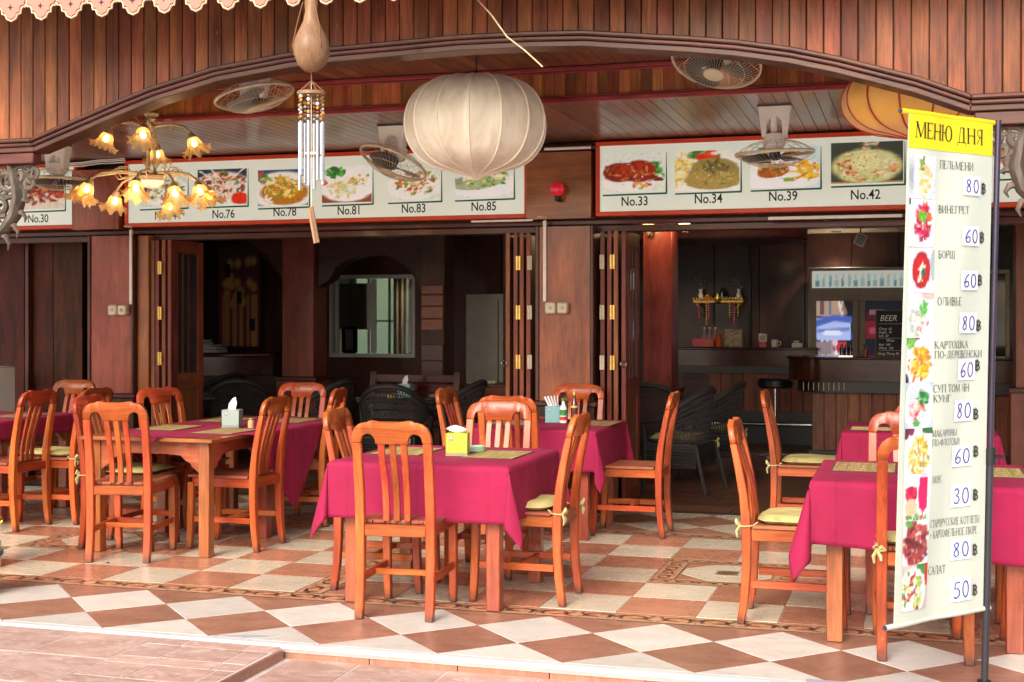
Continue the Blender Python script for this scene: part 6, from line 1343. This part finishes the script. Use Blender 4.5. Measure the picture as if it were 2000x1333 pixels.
for k in range(2):
    x0=.03+k*.605; d=MB(); z0,z1=.45,at(1590,577,fY).z
    for q in ((x0,x0+.59,z1-.07,z1),(x0,x0+.59,z0,z0+.07)): d.box(q[0],q[1],-.02,.015,q[2],q[3])
    d.box(x0,x0+.07,-.02,.015,z0+.071,z1-.071).box(x0+.52,x0+.59,-.02,.015,z0+.071,z1-.071); dd=d.obj('fridge_door',M_fdoor,f,bevel=.004)
    s=Pic(36,60,'101820')
    if k==0:
        s.rect(0,1,0,1,'141a22').clump(.5,.9,.35,.08,['c8a88c','8a6a58','e0d0c0','a08878','6a5048'],40,.05,3).rect(.05,.75,.66,.80,'b8c8f8').clump(.42,.72,.34,.06,['f4f8ff','c8d8ff','a0b0f0','e8f0ff'],40,.05,4)
        s.line([(.0,.70),(.2,.82),(.85,.81),(.95,.62)],.03,'3450c8',.6).line([(.7,.80),(.8,.76),(.92,.79)],.015,'e03050',.6).rect(.02,.8,.60,.655,'8890d8').clump(.4,.5,.36,.07,['d8b8c8','a88890','e8e0f0','7a5a68'],40,.05,5).ell(.68,.5,.14,.06,'d82828').clump(.45,.36,.3,.05,['c8a898','8a6a60','e8c8b8'],24,.05,6)
        s.rect(.2,.85,.13,.29,'d8c8f0').ell(.38,.21,.12,.05,'7a3a98').ell(.38,.21,.06,.03,'e8d8ff').ell(.68,.21,.12,.05,'5a3090').ell(.68,.21,.06,.03,'e8d8ff').line([(.05,.08),(.85,.09)],.018,'9090c0',.6)
        s.rect(0,.62,.84,1,'a8907c').rect(.1,.2,.86,1,'6a4a50').rect(.35,.42,.86,1,'5a6a8a').rect(0,.9,.60,.82,'8a90c8').rect(.02,.95,.58,.79,'a8b8e8').line([(.0,.76),(.5,.82),(.95,.8)],.035,'4860b0',.6).line([(.05,.68),(.9,.70)],.02,'7080c0',.6).ell(.45,.66,.3,.03,'d8e0f4').rect(.0,.4,.44,.56,'8a7a80').rect(.6,.85,.47,.56,'b03a3a').rect(.05,.6,.32,.42,'a88878').rect(.2,.85,.14,.3,'9a90c0').ell(.4,.2,.12,.07,'6a4a90').ell(.68,.2,.1,.07,'5a4890').line([(.1,.05),(.8,.07)],.02,'807098',.6)
    else: s.rect(0,1,.6,.78,'6a1824').rect(0,1,.8,.88,'401420').rect(.1,.6,.66,.72,'88404c').rect(0,1,.4,.5,'201420').rect(.1,.5,.86,.9,'7a5058')
    s.obj('door_poster_reflections',lambda x,y:(x0+.075+x*.44,.008,z0+.075+(z1-z0-.15)*y),dd,M_lit)  # reflections in the door glass are painted into this glowing print, with the poster
# chalkboard with drinks list
cY=13.92; a=at(1710,606,cY);b=at(1773,706,cY); cb=thing('chalkboard','small chalkboard listing BEER and wine prices standing on the bar','chalkboard',(a.x,cY,1.102)); w=b.x-a.x+.06; h=a.z-1.102
MB().box(.012,w,.0,.012,.012,h-.012).obj('slate',plain('slate_black',(.015,.017,.016),.8),cb)
for q in ((0,w+.012,0,.0118),(0,w+.012,h-.0118,h),(0,.0118,.012,h-.012),(w+.0002,w+.012,.012,h-.012)): MB().box(q[0],q[1],-.006,.018,q[2],q[3]).obj('frame_bar',W_dark,cb)
it=[]
for body,x_,z_,sz in (('BEER',.04,h-.11,.085),('Chang  60',.03,h-.2,.034),('Singha  70',.03,h-.235,.034),('Leo  60',.03,h-.27,.034),('Wine',.10,h-.32,.04),('Red  100',.03,h-.36,.034),('White  100',.03,h-.395,.034),('Hong Thong 50',.02,h-.45,.036)): it.append((body,sz,(lambda p,q,x_=x_,z_=z_:(x_+p,-.0015,z_+q)),dict(align='LEFT',shear=.25,sx=.9)))
lettering(it,cb,plain('chalk',(.7,.7,.68),.9),'chalk_lettering')
MB().box(.03,w-.01,-.0018,-.0008,h-.14,h-.137).box(.03,w-.01,-.0018,-.0008,h-.285,h-.282).box(.03,w-.01,-.0018,-.0008,h-.41,h-.407).obj('chalk_line',plain('chalk_dust',(.5,.5,.5),.9),cb)
# things on the bars
def small(name,cat,label,u,Y,z,f): 
    t=thing(name,label,cat,(at(u,0,Y).x,Y,z)); f(t); return t
M_hot=plain('hot_pink_plastic',(.8,.04,.10),.3); M_or=plain('orange_plastic',(.8,.14,.02),.3)
small('pink_box','box','hot pink and red box at the left end of the rear bar',1374,16.05,1.151,lambda t:(MB().box(-.13,.13,-.08,.08,0,.10).obj('carton',M_hot,t,bevel=.008),MB().box(.02,.13,-.082,-.0805,.01,.09).obj('pale_panel',M_or,t)))
for i,u in enumerate((1376,1386,1397)): small('clear_bottle','bottle','clear glass bottle behind the pink box, %s of three'%('left','middle','right')[i],u,16.2,1.151,lambda t:(MB().lathe([(.034,0),(.036,.01),(.036,.13),(.014,.18),(.013,.22)],12).obj('glass_body',plain('pale_glass_%d'%len(CH),(.35,.36,.38),.1,coat=.5),t),MB().lathe([(.016,.22),(.016,.235),(0,.236)],10).obj('cap',M_white,t)))
small('orange_jar','jar','orange jar beside the pink box on the rear bar',1404,16.05,1.151,lambda t:(MB().lathe([(.035,0),(.04,.01),(.04,.12),(.03,.14)],12).obj('body',M_or,t),MB().lathe([(.03,.14),(.03,.16),(0,.162)],12).obj('lid',M_hot,t)))
small('gold_box','box','square gold patterned box on the rear bar',1433,16.2,1.151,lambda t:(MB().box(-.11,.11,-.05,.05,0,.21).obj('carton',plain('gold_pattern',(.35,.26,.14),.4,var=.6,sc=25),t,bevel=.004),MB().box(-.09,.09,-.052,-.0505,.02,.19).obj('front_panel',plain('gold_panel',(.42,.33,.2),.35,var=.7,sc=30),t)))
small('desk_clock','clock','small white clock on a stand on the rear bar',1490,16.2,1.151,lambda t:(MB().box(-.05,.05,-.02,.02,.06,.16).obj('case',M_white,t,bevel=.01),MB().box(-.04,.04,-.03,.03,0,.06).obj('red_stand',M_hot,t),MB().lathe([(.035,0),(.035,.002)],14,Matrix.Translation((0,-.021,.11))@Matrix.Rotation(PI/2,4,'X')).obj('dial',M_creamp,t)))
small('white_mug','mug','white mug near the right of the rear bar',1513,16.1,1.151,lambda t:(MB().lathe([(.035,0),(.04,.005),(.042,.09),(.038,.09),(.036,.01),(0,.008)],14).obj('body',M_white,t),MB().tube([(.04,0,.07),(.07,0,.065),(.07,0,.03),(.04,0,.02)],.006,6).obj('handle',M_white,t)))
small('small_carton','box','pale small carton at the right end of the rear bar',1557,16.1,1.151,lambda t:(MB().box(-.06,.06,-.04,.04,0,.05).obj('carton',M_white,t,bevel=.003),MB().box(-.04,.02,-.03,.03,.05,.08).obj('lid',M_ivory,t)))
small('cruet_caddy','caddy','metal caddy with glass cruets on the main bar',1652,14.0,1.101,lambda t:(MB().box(-.07,.07,-.05,.05,0,.01).tube([(-.07,0,0),(-.07,0,.08),(.07,0,.08),(.07,0,0)],.004,6).obj('rack',M_chrome,t),[MB().lathe([(.022,.01),(.022,.08),(.012,.1),(.012,.12),(0,.125)],10,Matrix.Translation((x_,0,0))).obj('cruet',M_glass,t) for x_ in (-.04,.005,.045)]))
small('toothpick_cup','cup','brown cup next to the chalkboard on the main bar',1690,13.9,1.101,lambda t:(MB().lathe([(.025,0),(.03,.08),(.026,.08),(0,.01)],12).obj('body',W_mid,t),[MB().tube([(0,0,.01),(.02*math.cos(k),.02*math.sin(k),.13)],.003,4).obj('stick',M_black,t) for k in range(5)]))
# shrine shelf
sh=at(1405,590,17.9); t=thing('shrine_shelf','ornate golden spirit shelf with hanging garlands on the dark wall','shelf',(sh.x,17.9,sh.z)); 
MB().box(-.34,.34,-.16,.08,-.02,.03).obj('board',M_gold,t,bevel=.01)
m=MB()
for k in range(17): m.lathe([(0,-.018),(.018,-.008),(.022,.0),(.012,.02),(0,.035)],8,Matrix.Translation((-.32+.04*k,-.165,.03)))
m.obj('gilded_crest',M_gold,t); MB().lathe([(0,-.05),(.04,-.02),(.05,.02),(.02,.07),(0,.10)],10,Matrix.Translation((0,-.17,.02))).obj('centre_ornament',M_gold,t)
for s in (-1,1): MB().tube([(s*.3,-.1,-.02),(s*.24,-.1,-.08),(s*.22,-.02,-.2)],.014,6).obj('bracket',M_gold,t)
for k,(dx,L_) in enumerate(((-.25,.22),(-.15,.30),(-.12,.22),(.16,.22),(.22,.30),(.27,.18))):
    m=MB(); 
    for j in range(int(L_/.03)): m.lathe([(0,-.015),(.014,0),(0,.015)],7,Matrix.Translation((dx,-.17,-.03-.03*j)))
    m.obj('garland',plain('garland_%d'%k,[(.6,.05,.18),(.5,.3,.05)][k%2],.6),t)
for (n_,c_,l_,dx,hh,mt) in (('flower_vase','vase','white vase of flowers at the left of the golden shelf',-.24,.14,M_white),('flower_vase','vase','white vase of flowers at the right of the golden shelf',.27,.14,M_white),('seated_figurine','figurine','small dark seated figurine in the middle of the golden shelf',.05,.16,M_black),('offering_bowl','bowl','orange bowl left of the figurine on the golden shelf',-.15,.05,M_or)):
    v=thing(n_,l_,c_,(sh.x+dx,17.82,sh.z+.031)); 
    if n_=='flower_vase':
        MB().lathe([(.02,0),(.035,.05),(.02,.1),(.028,hh)],12).obj('vase_body',mt,v); m=MB(); g=random.Random(7)
        for k in range(40): c=Vector((g.gauss(0,.04),g.gauss(0,.03),hh+.08+g.gauss(0,.05))); m.add([c,c+Vector((.015,0,.01)),c+Vector((.005,.0,.022))],[(0,1,2)])
        m.obj('petals',plain('lilac_petals',(.35,.3,.42),.7),v)['kind']='stuff'; MB().tube([(0,0,.1),(0,0,.22)],.003,4).obj('stem',M_gg,v)
    elif n_=='seated_figurine': MB().lathe([(.06,0),(.065,.02),(.05,.05),(.038,.09),(.03,.105),(.02,.11),(.026,.125),(.022,.145),(.01,.155),(0,.165)],14).obj('body',mt,v); MB().box(-.06,.06,-.04,.04,-.0,.012).obj('base',M_brass,v)
    else: MB().lathe([(.02,0),(.05,.02),(.06,.05),(.05,.05),(0,.02)],14).obj('bowl_body',mt,v); MB().lathe([(.02,.03),(.03,.05),(.0,.07)],10).obj('fruit',M_yy,v)
# lamps inside
def wlamp(u,v,Y,lbl,col_,e,frame=True):
    p=at(u,v,Y); t=thing('wall_lamp',lbl,'lamp',tuple(p)); MB().lathe([(.02,-.05),(.05,-.02),(.055,.04),(.03,.05)],14,Matrix.Translation((0,-.04,0))).obj('shade',plain('lit_lamp_glass_%d'%u,(.8,.5,.1),.3,emit=col_,es=e),t); MB().box(-.03,.03,0,.03,-.08,.0).obj('back_plate',M_black,t); MB().tube([(0,0,-.05),(0,-.04,-.07),(0,-.04,-.04)],.008,6).obj('arm',M_brass,t)
    L_=bpy.data.lights.new('l','POINT'); L_.energy=2.5; L_.color=(1,.7,.35); L_.shadow_soft_size=.05; lo=bpy.data.objects.new('lamp_light',L_); COL.objects.link(lo); lo.parent=t; lo.location=(0,-.16,0)
wlamp(1268,444,12.38,'yellow lit wall lamp at the top of the inner column',(1,.6,.08),3)
wlamp(1338,438,12.5,'bare glowing bulb lamp at the right side of the inner column',(1,.75,.4),14)
for i,(u,v,Y,l) in enumerate(((851,466,14.8,'small round downlight in the pale ceiling above the middle doorway'),(1632,452,15,'bright round downlight above the bar near the banner'),(1375,476,17.0,'left small downlight over the rear bar'),(1396,482,17.3,'right small downlight over the rear bar'))):
    x_=(at(u,v,1).x)*Y; 
    d=at(u,v,1.0)-Vector((0,0,EYE)); k=(ZC-EYE)/d.z; p=Vector((0,0,EYE))+d*k; 
    if p.y>17.8: p=Vector((at(u,0,17).x,17.0,ZC))
    t=thing('downlight',l,'ceiling light',(p.x,p.y,ZC-.001)); MB().lathe([(.06,-.008),(.07,-.004),(.07,0)],18).obj('ring',M_chrome,t); MB().lathe([(0,-.006),(.045,-.006)],14).obj('lit_lens',plain('lit_lens_%d'%i,(1,.9,.8),.3,emit=(1,.85,.65),es=8 if i==1 else 2.5),t)
    if i<3:
        L_=bpy.data.lights.new('l','SPOT'); L_.energy=(30,45,26)[i]; L_.spot_size=R(110); L_.spot_blend=.6; L_.color=(1,.85,.65); L_.shadow_soft_size=.05; lo=bpy.data.objects.new('lamp_light',L_); COL.objects.link(lo); lo.parent=t; lo.location=(0,0,-.03)
o=thing('hanging_speaker','small white tilted speaker under the ceiling above the fridge','speaker',tuple(at(1681,469,15.5))); b_=MB().box(-.06,.06,-.05,.05,-.07,.07).obj('case',M_white,o,bevel=.01); b_.rotation_euler=(0,R(25),0); MB().box(-.045,.045,-.053,-.051,-.055,.055).obj('grille',M_grey,b_); MB().tube([(0,0,.05),(0,0,ZC-o.location.z)],.008,6).obj('bracket',M_black,o)
# white framed window at the far right beyond the banner
a=at(1942,527,17.5);b=at(1972,706,17.5); t=thing('framed_panel','pale framed window panel seen between the banner pole and the photo edge','window',(a.x-.3,17.5,b.z)); w=b.x-a.x+.3
for q in ((0,w,0,.05),(0,w,a.z-b.z-.05,a.z-b.z),(0,.05,.051,a.z-b.z-.051),(w-.05,w,.051,a.z-b.z-.051)): MB().box(q[0],q[1],-.03,.0,q[2],q[3]).obj('frame_bar',M_antique,t,bevel=.004)
MB().box(.051,w-.051,-.012,-.004,.051,a.z-b.z-.051).obj('dark_pane',plain('dark_pane',(.03,.03,.035),.1,coat=.5),t)
rc=icol(1984,2060,12.6,.35,'orange-lit wooden column at the right edge of the photo')
fz=thing('white_freezer','white appliance edge at the left border of the photo','freezer',(at(-25,0,9.6).x-.235,9.6,0)); MB().box(-.14,.14,0,.5,0,1.06).obj('cabinet',M_white,fz,bevel=.01)
for k in range(2): MB().tube([(.11,-.02,.62+.22*k),(.11,-.035,.64+.22*k),(.11,-.035,.74+.22*k),(.11,-.02,.76+.22*k)],.008,6).obj('handle',M_grey,fz)
